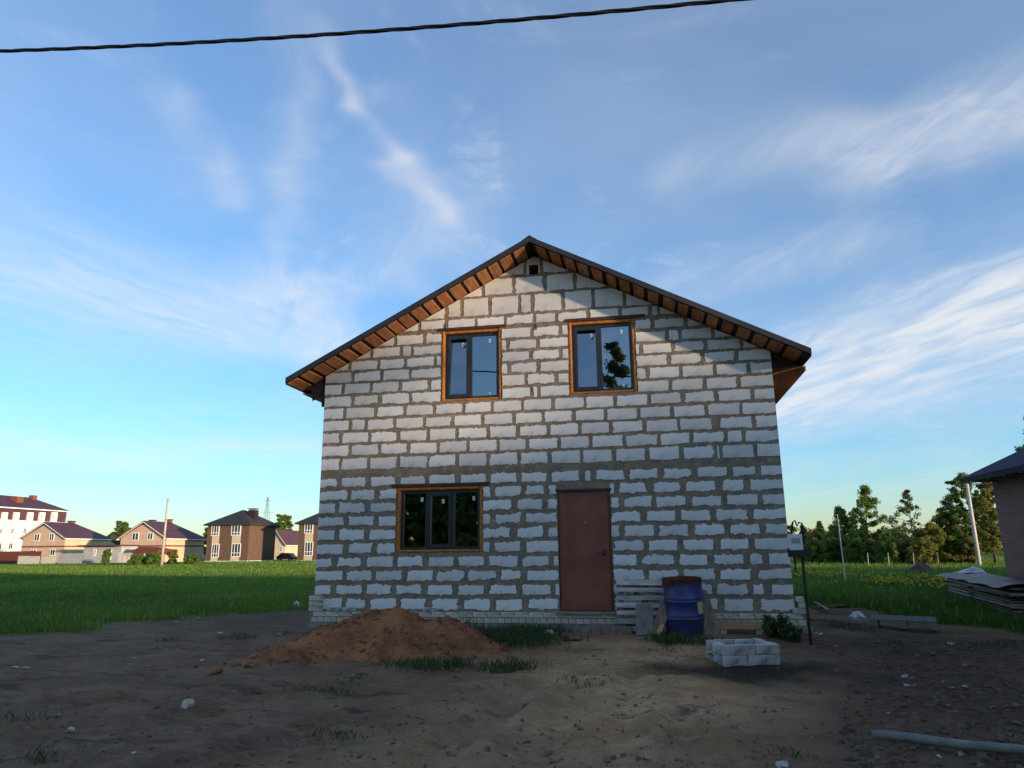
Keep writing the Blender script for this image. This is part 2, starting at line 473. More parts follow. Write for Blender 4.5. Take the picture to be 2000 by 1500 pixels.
def build_ground():
    n1 = vn(XX, YY, 1.1, 4.4, 4); n2 = vn(XX, YY, .5, 7.7, 3)
    sand = soft(poly_sd(XX, YY, SAND)+n1*.7+n2*.3, 1.0); dark = soft(poly_sd(XX, YY, DARK)+n1*1.1+.3, 1.3)
    dark = np.maximum(dark, .55*soft(poly_sd(XX, YY, GRAV)+n1*.5, .7))
    char = np.clip(1.45-np.hypot((XX-PIT_C.x+.12)/1.25, (YY-PIT_C.y+.15)/1.0)+n1*.35, 0, 1)
    gr = grass_w(XX, YY)
    cols = np.stack([sand, np.maximum(dark, 0), gr, char], -1).reshape(-1, 4)
    ny, nx = XX.shape; idx = np.arange(nx*ny).reshape(ny, nx)
    quads = np.stack([idx[:-1, :-1], idx[:-1, 1:], idx[1:, 1:], idx[1:, :-1]], -1).reshape(-1, 4)
    m = bpy.data.materials.new('earth'); m.use_nodes = True; MATS['earth'] = m
    t = NT(m.node_tree); b = t.n['Principled BSDF']
    at = t.new('ShaderNodeVertexColor', layer_name='Col'); sp = t.new('ShaderNodeSeparateColor'); t.put(sp.inputs[0], at.outputs[0])
    P = t.new('ShaderNodeNewGeometry').outputs['Position']
    a, bb, c = t.noise(P, 1.3, 6, .6), t.noise(P, 7, 6, .65), t.noise(P, 38, 4, .6)
    base = t.mix(t.ramp(a, .35, .65), (.255, .158, .096), (.170, .108, .068))
    base = t.mix(t.ramp(bb, .50, .75), base, (.31, .205, .128))
    base = t.mix(t.ramp(t.noise(P, 2.6, 5), .56, .72), base, (.27, .138, .064))
    base = t.mix(t.ramp(t.noise(t.vmath('MULTIPLY', P, (.6, 1.6, 1)), 1.7, 7, .68, .6), .52, .66), base, (.095, .064, .043))
    sandc = t.mix(t.ramp(bb, .38, .66), (.60, .39, .215), (.43, .265, .138))
    sandc = t.mix(t.ramp(a, .45, .70), sandc, (.42, .225, .10))
    sandc = t.mix(t.ramp(t.noise(P, 3.1, 7, .7, .8), .54, .68), sandc, (.21, .135, .078))
    darkc = t.mix(t.ramp(bb, .35, .65), (.060, .040, .028), (.135, .084, .054))
    colr = t.mix(sp.outputs[0], base, sandc); colr = t.mix(sp.outputs[1], colr, darkc)
    colr = t.mix(t.ramp(c, .62, .80), colr, (.29, .215, .15))
    colr = t.mix(t.ramp(c, .40, .22), colr, (.085, .060, .043))
    green = t.mix(t.ramp(t.noise(P, .55, 6), .35, .68), (.060, .125, .020), (.125, .190, .034))
    colr = t.mix(sp.outputs[2], colr, green)
    colr = t.mix(t.math('MULTIPLY', at.outputs['Alpha'], .9), colr, (.014, .013, .012))
    t.put(b.inputs['Base Color'], colr); b.inputs['Roughness'].default_value = .96; b.inputs['Specular IOR Level'].default_value = .15
    bn = t.new('ShaderNodeBump'); bn.inputs['Strength'].default_value = 1.0; bn.inputs['Distance'].default_value = .08
    t.put(bn.inputs['Height'], t.math('ADD', t.math('MULTIPLY', bb, .8), t.math('MULTIPLY', c, .45))); t.l.new(bn.outputs[0], b.inputs['Normal'])
    o = np_mesh('ground', np.stack([XX, YY, ZZ], -1).reshape(-1, 3), quads, 'earth', cols, quads=True)
    o.data.polygons.foreach_set('use_smooth', [True]*len(o.data.polygons))
    tag(o, 'bare churned earth with sandy path and green fields round the unfinished house', None, None, 'structure')


build_ground()

# ------------------------------------------------------------------ the unfinished block house
PL = 0.42                                   # plinth height in survey units


def wx(x): return x*S


def wz(z): return (z+PL)*S


HW, DEP, SL = 4.6, 9.4, 0.5196


def roofz(x): return 7.25-SL*abs(x)        # underside of the roof on the wall plane (survey units)


OPEN = {'w1': (-2.01, -.72, 4.165, 5.70), 'w2': (.68, 2.03, 4.185, 5.72), 'w3': (-2.91, -1.12, 1.12, 2.42), 'door': (.38, 1.40, .02, 2.27), 'vent': (-.11, .09, 6.83, 7.04)}
house = thing('block_house', 'unfinished two-storey white aerated block house with brown gable roof and red-brown door', 'house')


def front_wall():
    xs = sorted({-HW, 0.0, HW} | {v for o in OPEN.values() for v in o[:2]})
    zl = sorted({-PL-.15} | {v for o in OPEN.values() for v in o[2:]})
    mb = MB(); th = .36
    for x0, x1 in zip(xs, xs[1:]):
        top = min(roofz(x0), roofz(x1)); zz = [z for z in zl if z < top-.02]
        for i, z0 in enumerate(zz):
            last = i == len(zz)-1; z1 = None if last else zz[i+1]
            mx = (x0+x1)/2; mz = z0+.01
            if any(o[0] < mx < o[1] and o[2] <= mz < o[3] for o in OPEN.values()): continue
            za, zb = (roofz(x0), roofz(x1)) if last else (z1, z1)
            mb.prism([(wx(x0), 0, wz(z0)), (wx(x1), 0, wz(z0)), (wx(x1), 0, wz(zb)), (wx(x0), 0, wz(za))], (0, th, 0))
    o = mb.build('wall', 'mortar', house); o['label'] = 'grey mortar bedding showing between the wall blocks'
    m2 = MB()
    for sx in (-1, 1):
        m2.span((wx(sx*HW), .363, -.1), (wx(sx*(HW-.36)), DEP, wz(4.84)))
    m2.prism([(wx(-HW)+.34, DEP, -.1), (wx(HW)-.34, DEP, -.1), (wx(HW)-.34, DEP, wz(4.9)), (0, DEP, wz(7.1)), (wx(-HW)+.34, DEP, wz(4.9))], (0, -.3, 0))
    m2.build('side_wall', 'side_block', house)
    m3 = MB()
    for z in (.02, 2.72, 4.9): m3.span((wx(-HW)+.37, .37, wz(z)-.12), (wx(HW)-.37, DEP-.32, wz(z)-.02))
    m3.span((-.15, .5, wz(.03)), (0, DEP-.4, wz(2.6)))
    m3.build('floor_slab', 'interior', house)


front_wall()

ROWS = [(2.79, 3.085, [-4.17, -3.55, -2.9, -2.26, -1.65, -1.01, -0.38, 0.25, 0.88, 1.51, 2.15, 2.8, 3.44, 3.53, 4.16]),
        (3.085, 3.355, [-3.97, -3.31, -2.69, -2.06, -1.43, -0.8, -0.2, 0.44, 1.06, 1.72, 2.39, 3.0, 3.64, 3.97]),
        (3.355, 3.624, [-4.18, -3.55, -2.92, -2.27, -1.66, -1.01, -0.4, 0.23, 0.86, 1.47, 2.13, 2.78, 3.43, 3.52, 4.17]),
        (3.624, 3.887, [-3.98, -3.63, -3.0, -2.36, -1.75, -1.12, -0.47, 0.13, 0.75, 1.38, 2.03, 2.68, 3.32, 3.96]),
        (3.887, 4.151, [-4.13, -3.43, -2.79, -2.15, -1.52, -0.92, -0.29, 0.34, 0.98, 1.58, 2.23, 2.88, 3.52, 4.2]),
        (4.151, 4.414, [-3.96, -3.34, -2.68, -0.09, 0.05, 2.66, 3.32, 3.96]),
        (4.414, 4.677, [-4.19, -3.55, -2.91, -2.27, -0.21, 0.42, 2.24, 2.88, 3.53, 4.17]),
        (4.677, 4.931, [-3.97, -3.33, -2.69, -0.57, 0.05, 2.67, 3.32, 3.96]),
        (4.93, 5.18, [-4.06, -3.41, -2.8, -2.15, -0.1, 0.52, 2.14, 2.75, 3.4, 4.07]),
        (5.18, 5.435, [-3.56, -2.9, -2.66, -0.59, 0.04, 2.66, 2.92, 3.55]),
        (5.435, 5.69, [-3.04, -2.39, -0.07, 0.53, 2.4, 3.04]),
        (5.73, 5.97, [-2.5, -1.91, -1.26, -0.63, -0.01, 0.45, 1.11, 1.76, 2.36, 2.53]),
        (5.97, 6.41, [-1.91, -1.57, -0.96, -0.32, -0.05, 0.6, 1.22, 1.86]),
        (6.41, 6.82, [-1.11, -0.45, 0.23, 0.86]),
        (6.82, 7.3, [-0.19, 0.15]),
        (2.427, 2.689, [-4.17, -3.54, -2.9, -2.28, -1.64, -1.01, -0.38, 0.24, 0.87, 1.1, 1.75, 2.39, 3.03, 3.67, 4.18]),
        (2.159, 2.427, [-3.96, -3.34, -0.92, -0.3, 0.16, 1.54, 2.16, 2.8, 3.45, 3.96]),
        (1.89, 2.159, [-4.19, -3.55, -0.48, 0.12, 1.62, 2.24, 2.89, 3.53, 4.17]),
        (1.622, 1.89, [-3.98, -3.34, -0.92, -0.3, 2.03, 2.67, 3.3, 3.97]),
        (1.353, 1.622, [-4.17, -3.53, -0.49, 0.13, 1.6, 2.24, 2.89, 3.54, 4.17]),
        (1.08, 1.353, [-3.98, -3.35, -0.92, -0.3, 2.03, 2.68, 3.34, 3.96]),
        (0.81, 1.08, [-4.2, -3.57, -2.92, -2.28, -1.66, -1.04, -0.38, 0.23, 1.91, 2.58, 3.2, 3.85, 4.17]),
        (0.544, 0.81, [-3.97, -3.35, -2.71, -2.09, -1.44, -0.8, -0.3, 2.02, 2.66, 3.31, 3.96]),
        (0.279, 0.544, [-4.2, -3.55, -2.92, -2.29, -1.67, -1.02, -0.39, 0.26, 1.82, 2.5, 3.23, 3.86, 4.17]),
        (0.0, 0.279, [-3.97, -3.45, -2.83, -2.21, -1.55, -0.91, -0.29, 1.95, 2.66, 3.34, 3.95])]


def clip_half(poly, a, b, c):               # keep a*x+b*z <= c
    out = []
    for i, p in enumerate(poly):
        q = poly[(i+1) % len(poly)]; dp, dq = a*p[0]+b*p[1]-c, a*q[0]+b*q[1]-c
        if dp <= 0: out.append(p)
        if dp*dq < 0:
            t = dp/(dp-dq); out.append((p[0]+(q[0]-p[0])*t, p[1]+(q[1]-p[1])*t))
    return out


def ragged(poly, amp, seed, free):
    """resample a convex outline and pull its points in like smeared mortar does; free(x, z) -> no smear there"""
    pts = []; n = len(poly); cx = sum(p[0] for p in poly)/n; cz = sum(p[1] for p in poly)/n
    for i in range(n):
        a, b = poly[i], poly[(i+1) % n]; L = math.hypot(b[0]-a[0], b[1]-a[1])
        if L < 1e-4: continue
        k = max(1, int(L/.028)); nx, nz = -(b[1]-a[1])/L, (b[0]-a[0])/L
        for j in range(k):
            t = j/k; x, z = a[0]+(b[0]-a[0])*t, a[1]+(b[1]-a[1])*t
            w = 0 if free(x, z) else 1
            g = noise.noise(Vector((x*3.1, z*3.1, seed)))*.6+noise.noise(Vector((x*12, z*12, seed+9)))*.75+noise.noise(Vector((x*31, z*31, seed+3)))*.85
            d = w*amp*(.55+g*1.1)
            if j == 0 and w: d += amp*.5
            pts.append((x+nx*d, z+nz*d))
    out = []; last = None; tot = 0.0          # keep the outline star-shaped: no folds
    for x, z in pts:
        a = math.atan2((z-cz)*2.2, x-cx)
        if last is not None:
            da = (a-last+math.pi) % (2*math.pi)-math.pi
            if da <= .012 or tot+da > 2*math.pi-.01: continue
            tot += da
        out.append((x, z)); last = a
    return out


def lay_blocks():
    cand = []
    for ri, (z0, z1, js) in enumerate(ROWS):
        up = z0 >= 2.7; gj = .058 if up else .090; hj = .046 if up else .066
        if z0 < 5.75: spans = [(-HW, HW)]
        else: spans = [(-HW, HW)]
        for o in OPEN.values():              # cut the course where an opening crosses it
            mid = (z0+z1)/2
            if not (o[2] < z1-.05 and o[3] > z0+.05): continue
            if o is OPEN['vent']: continue
            spans = [r for a, b in spans for r in ((a, min(b, o[0])), (max(a, o[1]), b)) if r[1]-r[0] > .03]
        for a, b in spans:
            e = [a]+[j for j in js if a+.05 < j < b-.05]+[b]
            for x0, x1 in zip(e, e[1:]):
                l = gj/2 if x0 != a else .004; r = gj/2 if x1 != b else .004
                l *= random.uniform(.75, 1.3); r *= random.uniform(.75, 1.3)
                poly = [(x0+l, z0+hj*random.uniform(.3, .6)), (x1-r, z0+hj*random.uniform(.3, .6)), (x1-r, z1-hj*random.uniform(.3, .6)), (x0+l, z1-hj*random.uniform(.3, .6))]
                poly = clip_half(poly, SL, 1, 7.235); poly = clip_half(poly, -SL, 1, 7.235)
                if len(poly) < 3: continue
                xs = [p[0] for p in poly]; zs = [p[1] for p in poly]
                ar = abs(sum(p[0]*poly[(i+1) % len(poly)][1]-poly[(i+1) % len(poly)][0]*p[1] for i, p in enumerate(poly)))/2
                if ar < .006 or max(zs)-min(zs) < .05 or max(xs)-min(xs) < .03 or x0+l > x1-r: continue
                cand.append((ar, poly, up, ri, (z0 == 6.82 and x0 == -.19)))
    cand.sort(key=lambda c: -c[0])
    rest = MB()
    for k, (ar, poly, up, ri, ventb) in enumerate(cand):
        xs_ = [p[0] for p in poly]; zs_ = [p[1] for p in poly]
        amp = min((.021 if up else .031)*random.uniform(.6, 1.3), .13*(max(xs_)-min(xs_)), .16*(max(zs_)-min(zs_)))
        free = lambda x, z: abs(abs(x)-HW) < .02 or abs(abs(z-7.235)-SL*abs(x)) < .012
        pts = ragged(poly, amp, k*1.37, free)
        if ventb:                             # the block with the vent hole: a ring
            parts = [[p for p in clip_half(poly, 1, 0, -.112)], clip_half(poly, -1, 0, -.092),
                     clip_half(clip_half(clip_half(poly, -1, 0, .112), 1, 0, .092), 0, -1, -7.042)]
        else: parts = [pts]
        pr = random.uniform(.006, .013); mb = MB()
        for q in parts:
            if len(q) < 3: continue
            n = len(q); cx = sum(p[0] for p in q)/n; cz = sum(p[1] for p in q)/n
            inner = [(p[0]+(cx-p[0])*.012, p[1]+(cz-p[1])*.03) for p in q]
            vs = [(wx(p[0]), .004, wz(p[1])) for p in q]+[(wx(p[0]), -pr+.003, wz(p[1])) for p in q]+[(wx(p[0]), -pr, wz(p[1])) for p in inner]
            fs = [(i, (i+1) % n, n+(i+1) % n, n+i) for i in range(n)]+[(n+i, n+(i+1) % n, 2*n+(i+1) % n, 2*n+i) for i in range(n)]
            vs.append((wx(cx), -pr, wz(cz))); fs += [(2*n+i, 2*n+(i+1) % n, 3*n) for i in range(n)]
            mb.add(vs, fs)
        cx = sum(v[0] for v in mb.v)/len(mb.v); cz = sum(v[2] for v in mb.v)/len(mb.v)
        if k < 298: mb.build('block', 'block', house, origin=(cx, 0, cz))
        else: rest.add(mb.v, mb.f)
    if rest.v:
        o = rest.build('block_offcuts', 'block', house); o['kind'] = 'stuff'
    print('blocks', len(cand))


lay_blocks()

# plinth: one course of stretchers over one of headers, proud of the wall
PR = .115


def shared_box(name, d, m, bev=.006):
    mb = MB().box((0, 0, 0), d); o = mb.build(name, m, None, bevel=0); me = o.data; COL.objects.unlink(o); bpy.data.objects.remove(o)
    bm = bmesh.new(); bm.from_mesh(me); bmesh.ops.bevel(bm, geom=list(bm.edges), offset=bev, segments=1, affect='EDGES'); bm.to_mesh(me); bm.free()
    me.name = name; return me


STRET = shared_box('stretcher', (.240, .115, .082), 'lime_brick'); HEAD = shared_box('header', (.114, .115, .082), 'lime_brick')


def plinth():
    xl, xr = wx(-HW)-.05, wx(HW)+.19
    zt = wz(0)
    mb = MB().span((xl+.012, .003, zt-.40), (xr-.012, -PR+.014, zt-.012)); mb.build('plinth_mortar', 'mortar', house)
    MB().span((xl-.03, .1, -.3), (xr+.03, -PR-.012, zt-.187)).build('foundation', 'concrete', house)
    n = int((xr-xl)/.2505)
    for c, (me, pitch, w) in enumerate(((STRET, .2505, .24), (HEAD, .1245, .114))):
        n = int((xr-xl+.004)/pitch); off = (xr-xl-n*pitch)/2
        for i in range(n):
            x = xl+off+(i+.5)*pitch; z = zt-.045-c*.093
            if wx(OPEN['door'][0])-.05 < x < wx(OPEN['door'][1])+.05 and c == 0 and False: continue
            o = link('brick', me, house, (x+random.uniform(-.002, .002), -PR/2-.002+random.uniform(-.003, .003), z+random.uniform(-.002, .002)))
            o.rotation_euler = (random.uniform(-.01, .01), random.uniform(-.008, .008), random.uniform(-.012, .012))
    # stepped corner bricks
    for sx, xe, steps in ((-1, xl, ((.24, 0), (.24, 1), (.24, 2))), (1, xr, ((.24, 0), (.115, 1), (.115, 2)))):
        for w, k in steps:
            me = STRET if w > .2 else HEAD
            x = xe-sx*(w/2+(.0 if sx < 0 else .03*k))
            o = link('brick', me, house, (x, -PR/2-.004, zt+.046+k*.092)); o.rotation_euler = (0, 0, random.uniform(-.02, .02))
    if True:
        o = link('brick', STRET, house, (xr-.10, -PR/2-.008, zt+.002+.0)); o.hide_render = False
        bpy.data.objects.remove(o)


plinth()


def lumpy_bar(mb, a, b, depth, w, seed):
    """a foam bead from a to b (x, z), w wide, from y0 to y1, with a bulging face"""
    a = Vector((a[0], 0, a[1])); b = Vector((b[0], 0, b[1])); L = (b-a).length; d = (b-a)/L; nrm = Vector((-d.z, 0, d.x))
    n = max(6, int(L/.03)); m = 5; y0, y1 = depth; vs = []; fs = []
    for i in range(n+1):
        for j in range(m+1):
            s = j/m; p = a+d*(L*i/n)+nrm*(w*(s-.5)*(1+.25*noise.noise(Vector((i*.7, j*.1, seed)))))
            bulge = math.sin(s*math.pi)*.018*(1+1.3*noise.noise(Vector((i*.55, j*.6, seed+4))))
            vs.append((p.x, y0-bulge, p.z))
    base = len(vs)
    for i in range(n+1):
        for s in (0, 1):
            p = a+d*(L*i/n)+nrm*(w*(s-.5)); vs.append((p.x, y1, p.z))
    for i in range(n):
        for j in range(m):
            k = i*(m+1)+j; fs.append((k, k+1, k+m+2, k+m+1))
        fs.append((i*(m+1), (i+1)*(m+1), base+2*(i+1), base+2*i)); fs.append((i*(m+1)+m, base+2*i+1, base+2*(i+1)+1, (i+1)*(m+1)+m))
    mb.add(vs, fs)


def window(key, sashes, label, tilt, lintel):
    x0, x1, z0, z1 = OPEN[key]; X0, X1, Z0, Z1 = wx(x0), wx(x1), wz(z0), wz(z1); fw = .062
    fx0, fx1, fz0, fz1 = X0+fw, X1-fw, Z0+.052, Z1-.062
    f = .052; yf, yb = .075, .15
    mb = MB()
    mb.span((fx0, yf, fz0), (fx0+f, yb, fz1)); mb.span((fx1-f, yf, fz0), (fx1, yb, fz1))
    mb.span((fx0+f, yf, fz0), (fx1-f, yb, fz0+f)); mb.span((fx0+f, yf, fz1-f), (fx1-f, yb, fz1))
    for s in sashes[1:]:
        xm = fx0+(fx1-fx0)*s[0]; mb.span((xm-f*.55, yf+.002, fz0+f), (xm+f*.55, yb, fz1-f))
    win = mb.build('window', 'anthracite', house); win['label'] = label
    for i, (s0, s1, opening) in enumerate(sashes):
        a = fx0+(fx1-fx0)*s0+(f if i == 0 else f*.55); b = fx0+(fx1-fx0)*s1-(f if s1 == 1 else f*.55)
        lo, hi = fz0+f, fz1-f
        if opening:
            g = .048; mb = MB()
            mb.span((a, yf-.022, lo-.02), (a+g, yb-.02, hi+.02)); mb.span((b-g, yf-.022, lo-.02), (b, yb-.02, hi+.02))
            mb.span((a+g, yf-.022, lo-.02), (b-g, yb-.02, lo+g)); mb.span((a+g, yf-.022, hi-g), (b-g, yb-.02, hi+.02))
            mb.build('sash', 'anthracite', win); a += g-.006; b -= g-.006; lo += g-.006; hi -= g-.006
        pm = MB(); c = ((a+b)/2, .105, (lo+hi)/2); rot = Matrix.Rotation(rad(tilt[i][0]), 3, 'X') @ Matrix.Rotation(rad(tilt[i][1]), 3, 'Z')
        n = 10; vs = []; fs = []                # float glass is never quite flat
        for iu in range(n+1):
            for iv in range(n+1):
                u, v = iu/n-.5, iv/n-.5
                yy = .0003*noise.noise(Vector((u*2.2+i*3, v*2.2, z0*5)))
                vs.append(Vector(c)+rot @ Vector((u*(b-a), yy, v*(hi-lo))))
        for iu in range(n):
            for iv in range(n): fs.append((iu*(n+1)+iv, (iu+1)*(n+1)+iv, (iu+1)*(n+1)+iv+1, iu*(n+1)+iv+1))
        pm.add(vs, fs); pm.build('pane', 'window_glass', win, smooth=True, fix=False)
        sx, sz = b-.075-(.05 if i % 2 else .0), hi-.11
        MB().box((sx, .093, sz), (.050, .003, .075)).build('sticker', 'sticker', win)
        MB().box((sx-.006, .0905, sz-.006), (.028, .002, .030)).build('sticker_print', 'grey_fence', win)
        if key != 'w3': MB().box((a+(b-a)*.72, .095, lo+.05), (.022, .003, .022)).build('sticker', 'sticker', win)
    mb = MB()
    h = fw/2
    lumpy_bar(mb, (X0+h, Z0+.004), (X0+h, Z1-.004), (.012, .14), fw-.004, 1+z0); lumpy_bar(mb, (X1-h, Z0+.004), (X1-h, Z1-.004), (.02, .14), fw-.004, 2+z0)
    lumpy_bar(mb, (X0+fw, Z0+.026), (X1-fw, Z0+.026), (.016, .14), .05, 3+z0); lumpy_bar(mb, (X0+fw, Z1-.032), (X1-fw, Z1-.032), (.02, .14), .058, 4+z0)
    mb.build('mounting_foam', 'foam', win, smooth=True)
    # steel angle carrying the course above
    lx0, lx1 = wx(lintel[0]), wx(lintel[1])
    m2 = MB().span((lx0, -.012, Z1+.002), (lx1, .10, Z1+.012)); m2.span((lx0, -.017, Z1+.0125), (lx1, -.010, Z1+.060))
    m2.build('lintel', 'lintel_steel', win)


window('w1', [(0, .47, True), (.47, 1, False)], 'dark upper window under the left roof slope, two sashes in orange foam', [(-4.5, 1.0), (.25, .2)], (-2.10, -.62))
window('w2', [(0, .47, True), (.47, 1, False)], 'dark upper window under the right roof slope, two sashes in orange foam', [(-4.4, .8), (.1, .0)], (.62, 2.25))
window('w3', [(0, .33, False), (.33, .66, True), (.66, 1, False)], 'wide dark ground-floor window of three lights in orange foam', [(0, 0), (-.3, .2), (0, -.2)], (-3.03, -.98))


def door():
    x0, x1, z0, z1 = OPEN['door']; X0, X1, Z0, Z1 = wx(x0), wx(x1), wz(z0), wz(z1)
    f = .06; mb = MB(); yf = .015
    mb.span((X0+.012, yf, Z0), (X0+f, .12, Z1-.02)); mb.span((X1-f, yf, Z0), (X1-.012, .12, Z1-.02)); mb.span((X0+f, yf, Z1-.02-f), (X1-f, .12, Z1-.02)); mb.span((X0+f, yf, Z0), (X1-f, .12, Z0+.03))
    fr = mb.build('door_frame', 'door_paint', house, bevel=.003)
    a, b, lo, hi = X0+f-.012, X1-f+.012, Z0+.026, Z1-f-.008
    mb = MB().span((a, -.012, lo), (b, .07, hi))
    lf = mb.build('door', 'door_paint', house, bevel=.004); lf['label'] = 'closed red-brown steel door'
    MB().span((a+.012, .013, lo+.01), (b+.010, .0145, hi+.01)).build('door_gap_shade', 'door_dark', lf)  # dark strip standing in for the shade between leaf and frame
    MB().span((a+.05, -.018, lo+.05), (b-.05, -.011, hi-.05)).build('door_panel', 'door_paint', lf, bevel=.005)
    for hz in (lo+.28, hi-.28): MB().tube([(a-.004, -.012, hz-.055), (a-.004, -.012, hz+.055)], .012, 8).build('hinge', 'dark_steel', lf)
    xh = b-.085; zh = Z0+1.04*S
    MB().box((xh, -.021, zh), (.04, .008, .17)).build('handle_plate', 'rusty_pipe', lf, bevel=.003)
    MB().tube([(xh, -.02, zh+.02), (xh, -.058, zh+.02), (xh-.115, -.06, zh+.015)], .0095, 8).build('handle', 'dark_steel', lf, smooth=True)
    MB().tube([(xh, -.022, zh-.055), (xh, -.032, zh-.055)], .014, 12).build('lock_cylinder', 'steel', lf)
    MB().tube([((a+b)/2+.02, -.014, Z0+1.64*S), ((a+b)/2+.02, -.024, Z0+1.64*S)], .014, 12).build('peephole', 'steel', lf)
    m2 = MB().span((X0-.03, -.018, Z1-.012), (X1+.03, .01, Z1+.03)); m2.build('lintel', 'lintel_steel', fr)
    MB().span((X0-.01, -PR-.06, Z0-.035), (X1+.02, .01, Z0-.003)).build('sill', 'concrete', fr)
    MB().span((X0, .13, Z0), (X1, .15, Z1)).build('door_back', 'interior', fr)


door()


def roof():
    yo = -.6*S; yb = DEP+.5; xe = 5.17
    topz = lambda x: 7.385-SL*abs(x)
    mb = MB()
    for sx in (-1, 1):                       # profiled sheet: shallow ribs running down the slope
        n = 58; vs = []; fs = []
        for i in range(n+1):
            y = yo-.02+(yb-yo)*i/n; rib = .022 if i % 2 else 0
            for xx in (0, xe+.03):
                vs.append((wx(sx*xx), y, wz(topz(xx))+rib)); vs.append((wx(sx*xx), y, wz(topz(xx))-.012))
        for i in range(n):
            k = 4*i; fs += [(k, k+2, k+6, k+4), (k+1, k+5, k+7, k+3), (k+2, k+3, k+7, k+6), (k, k+4, k+5, k+1)]
        fs += [(0, 1, 3, 2), (4*n, 4*n+2, 4*n+3, 4*n+1)]
        mb.add(vs, fs)
    rf = mb.build('roof', 'roof_metal', house); rf['label'] = 'dark brown profiled metal gable roof'
    for sx in (-1, 1):
        # counter layer seen dark between the boards
        MB().prism([(wx(sx*.02), yo+.03, wz(topz(.02))-.014), (wx(sx*xe), yo+.03, wz(topz(xe))-.014), (wx(sx*xe), yo+.03, wz(topz(xe))-.080), (wx(sx*.02), yo+.03, wz(topz(.02))-.080)], (0, yb-yo-.06, 0)).build('membrane', 'membrane', rf)
        k = 0; x = .12
        while x < xe-.1:
            w = random.uniform(.17, .225)
            x1 = min(x+w, xe-.005)
            za, zb = wz(topz(x))-.083, wz(topz(x1))-.083; th = .026
            j = random.uniform(-.03, .02)
            MB().prism([(wx(sx*x), yo+.022, za), (wx(sx*x1), yo+.022, zb), (wx(sx*x1), yo+.022, zb-th), (wx(sx*x), yo+.022, za-th)], (0, .94+j, 0)).build('batten', 'batten', rf)
            x = x1+random.uniform(.055, .105)
        # verge trim on the gable edge and board along the eave
        p = [(wx(sx*.0), yo-.022, wz(topz(0))+.028), (wx(sx*(xe+.035)), yo-.022, wz(topz(xe+.035))+.028), (wx(sx*(xe+.035)), yo-.022, wz(topz(xe+.035))-.075), (0, yo-.022, wz(topz(0))-.075)]
        MB().prism(p, (0, .020, 0)).build('verge_trim', 'roof_metal', rf)
        MB().span((wx(sx*(xe+.012)), yo, wz(topz(xe))-.12), (wx(sx*(xe+.035)), yb, wz(topz(xe))-.016)).build('eave_board', 'roof_metal', rf)
    MB().prism([(-.14, yo-.03, wz(topz(.15))+.03), (0, yo-.03, wz(topz(0))+.05), (.14, yo-.03, wz(topz(.15))+.03), (0, yo-.03, wz(topz(0))+.025)], (0, yb-yo+.05, 0)).build('ridge_cap', 'roof_metal', rf)
    # eave closures beside the wall
    L = [(-4.605, 4.84), (-5.06, 4.60), (-4.93, 4.55), (-4.90, 4.34), (-4.69, 4.46), (-4.68, 4.20), (-4.605, 4.20)]
    MB().prism([(wx(x), .03, wz(z)) for x, z in L], (0, .04, 0)).build('eave_closure', 'membrane', rf)
    Rr = [(4.605, 4.84), (5.12, 4.57), (4.97, 4.47), (4.605, 4.47)]
    MB().prism([(wx(x), .03, wz(z)) for x, z in Rr], (0, .04, 0)).build('eave_closure', 'membrane', rf)
    for sx in (-1, 1):                       # soffit boards running back along the eaves
        for i in range(4):
            a, b = 4.61+i*.145, 4.61+i*.145+.135
            y0 = .0 if sx > 0 else .08
            MB().prism([(wx(sx*a), y0+.01*i, wz(4.40+.03*i)), (wx(sx*b), y0+.01*i, wz(4.40+.03*(i+.9))), (wx(sx*b), y0+.01*i, wz(4.425+.03*(i+.9))), (wx(sx*a), y0+.01*i, wz(4.425+.03*i))], (0, DEP-.1, 0)).build('soffit_board', 'batten', rf)
    MB().span((wx(5.185), -.01, wz(4.44)), (wx(5.21), DEP-.1, wz(4.53))).build('eave_board', 'batten', rf)


roof()

# hooks left in the wall
for x, z in ((-1.93, 5.86), (.02, 5.72)):
    MB().tube([(wx(x), .0, wz(z)), (wx(x), -.02, wz(z)), (wx(x)+.005, -.025, wz(z)-.11)], .011, 6).build('wall_hook', 'cable', house)

# ------------------------------------------------------------------ yard
def on_ground(p, dz=0.0): return Vector((p.x, p.y, gh(p.x, p.y)+dz))


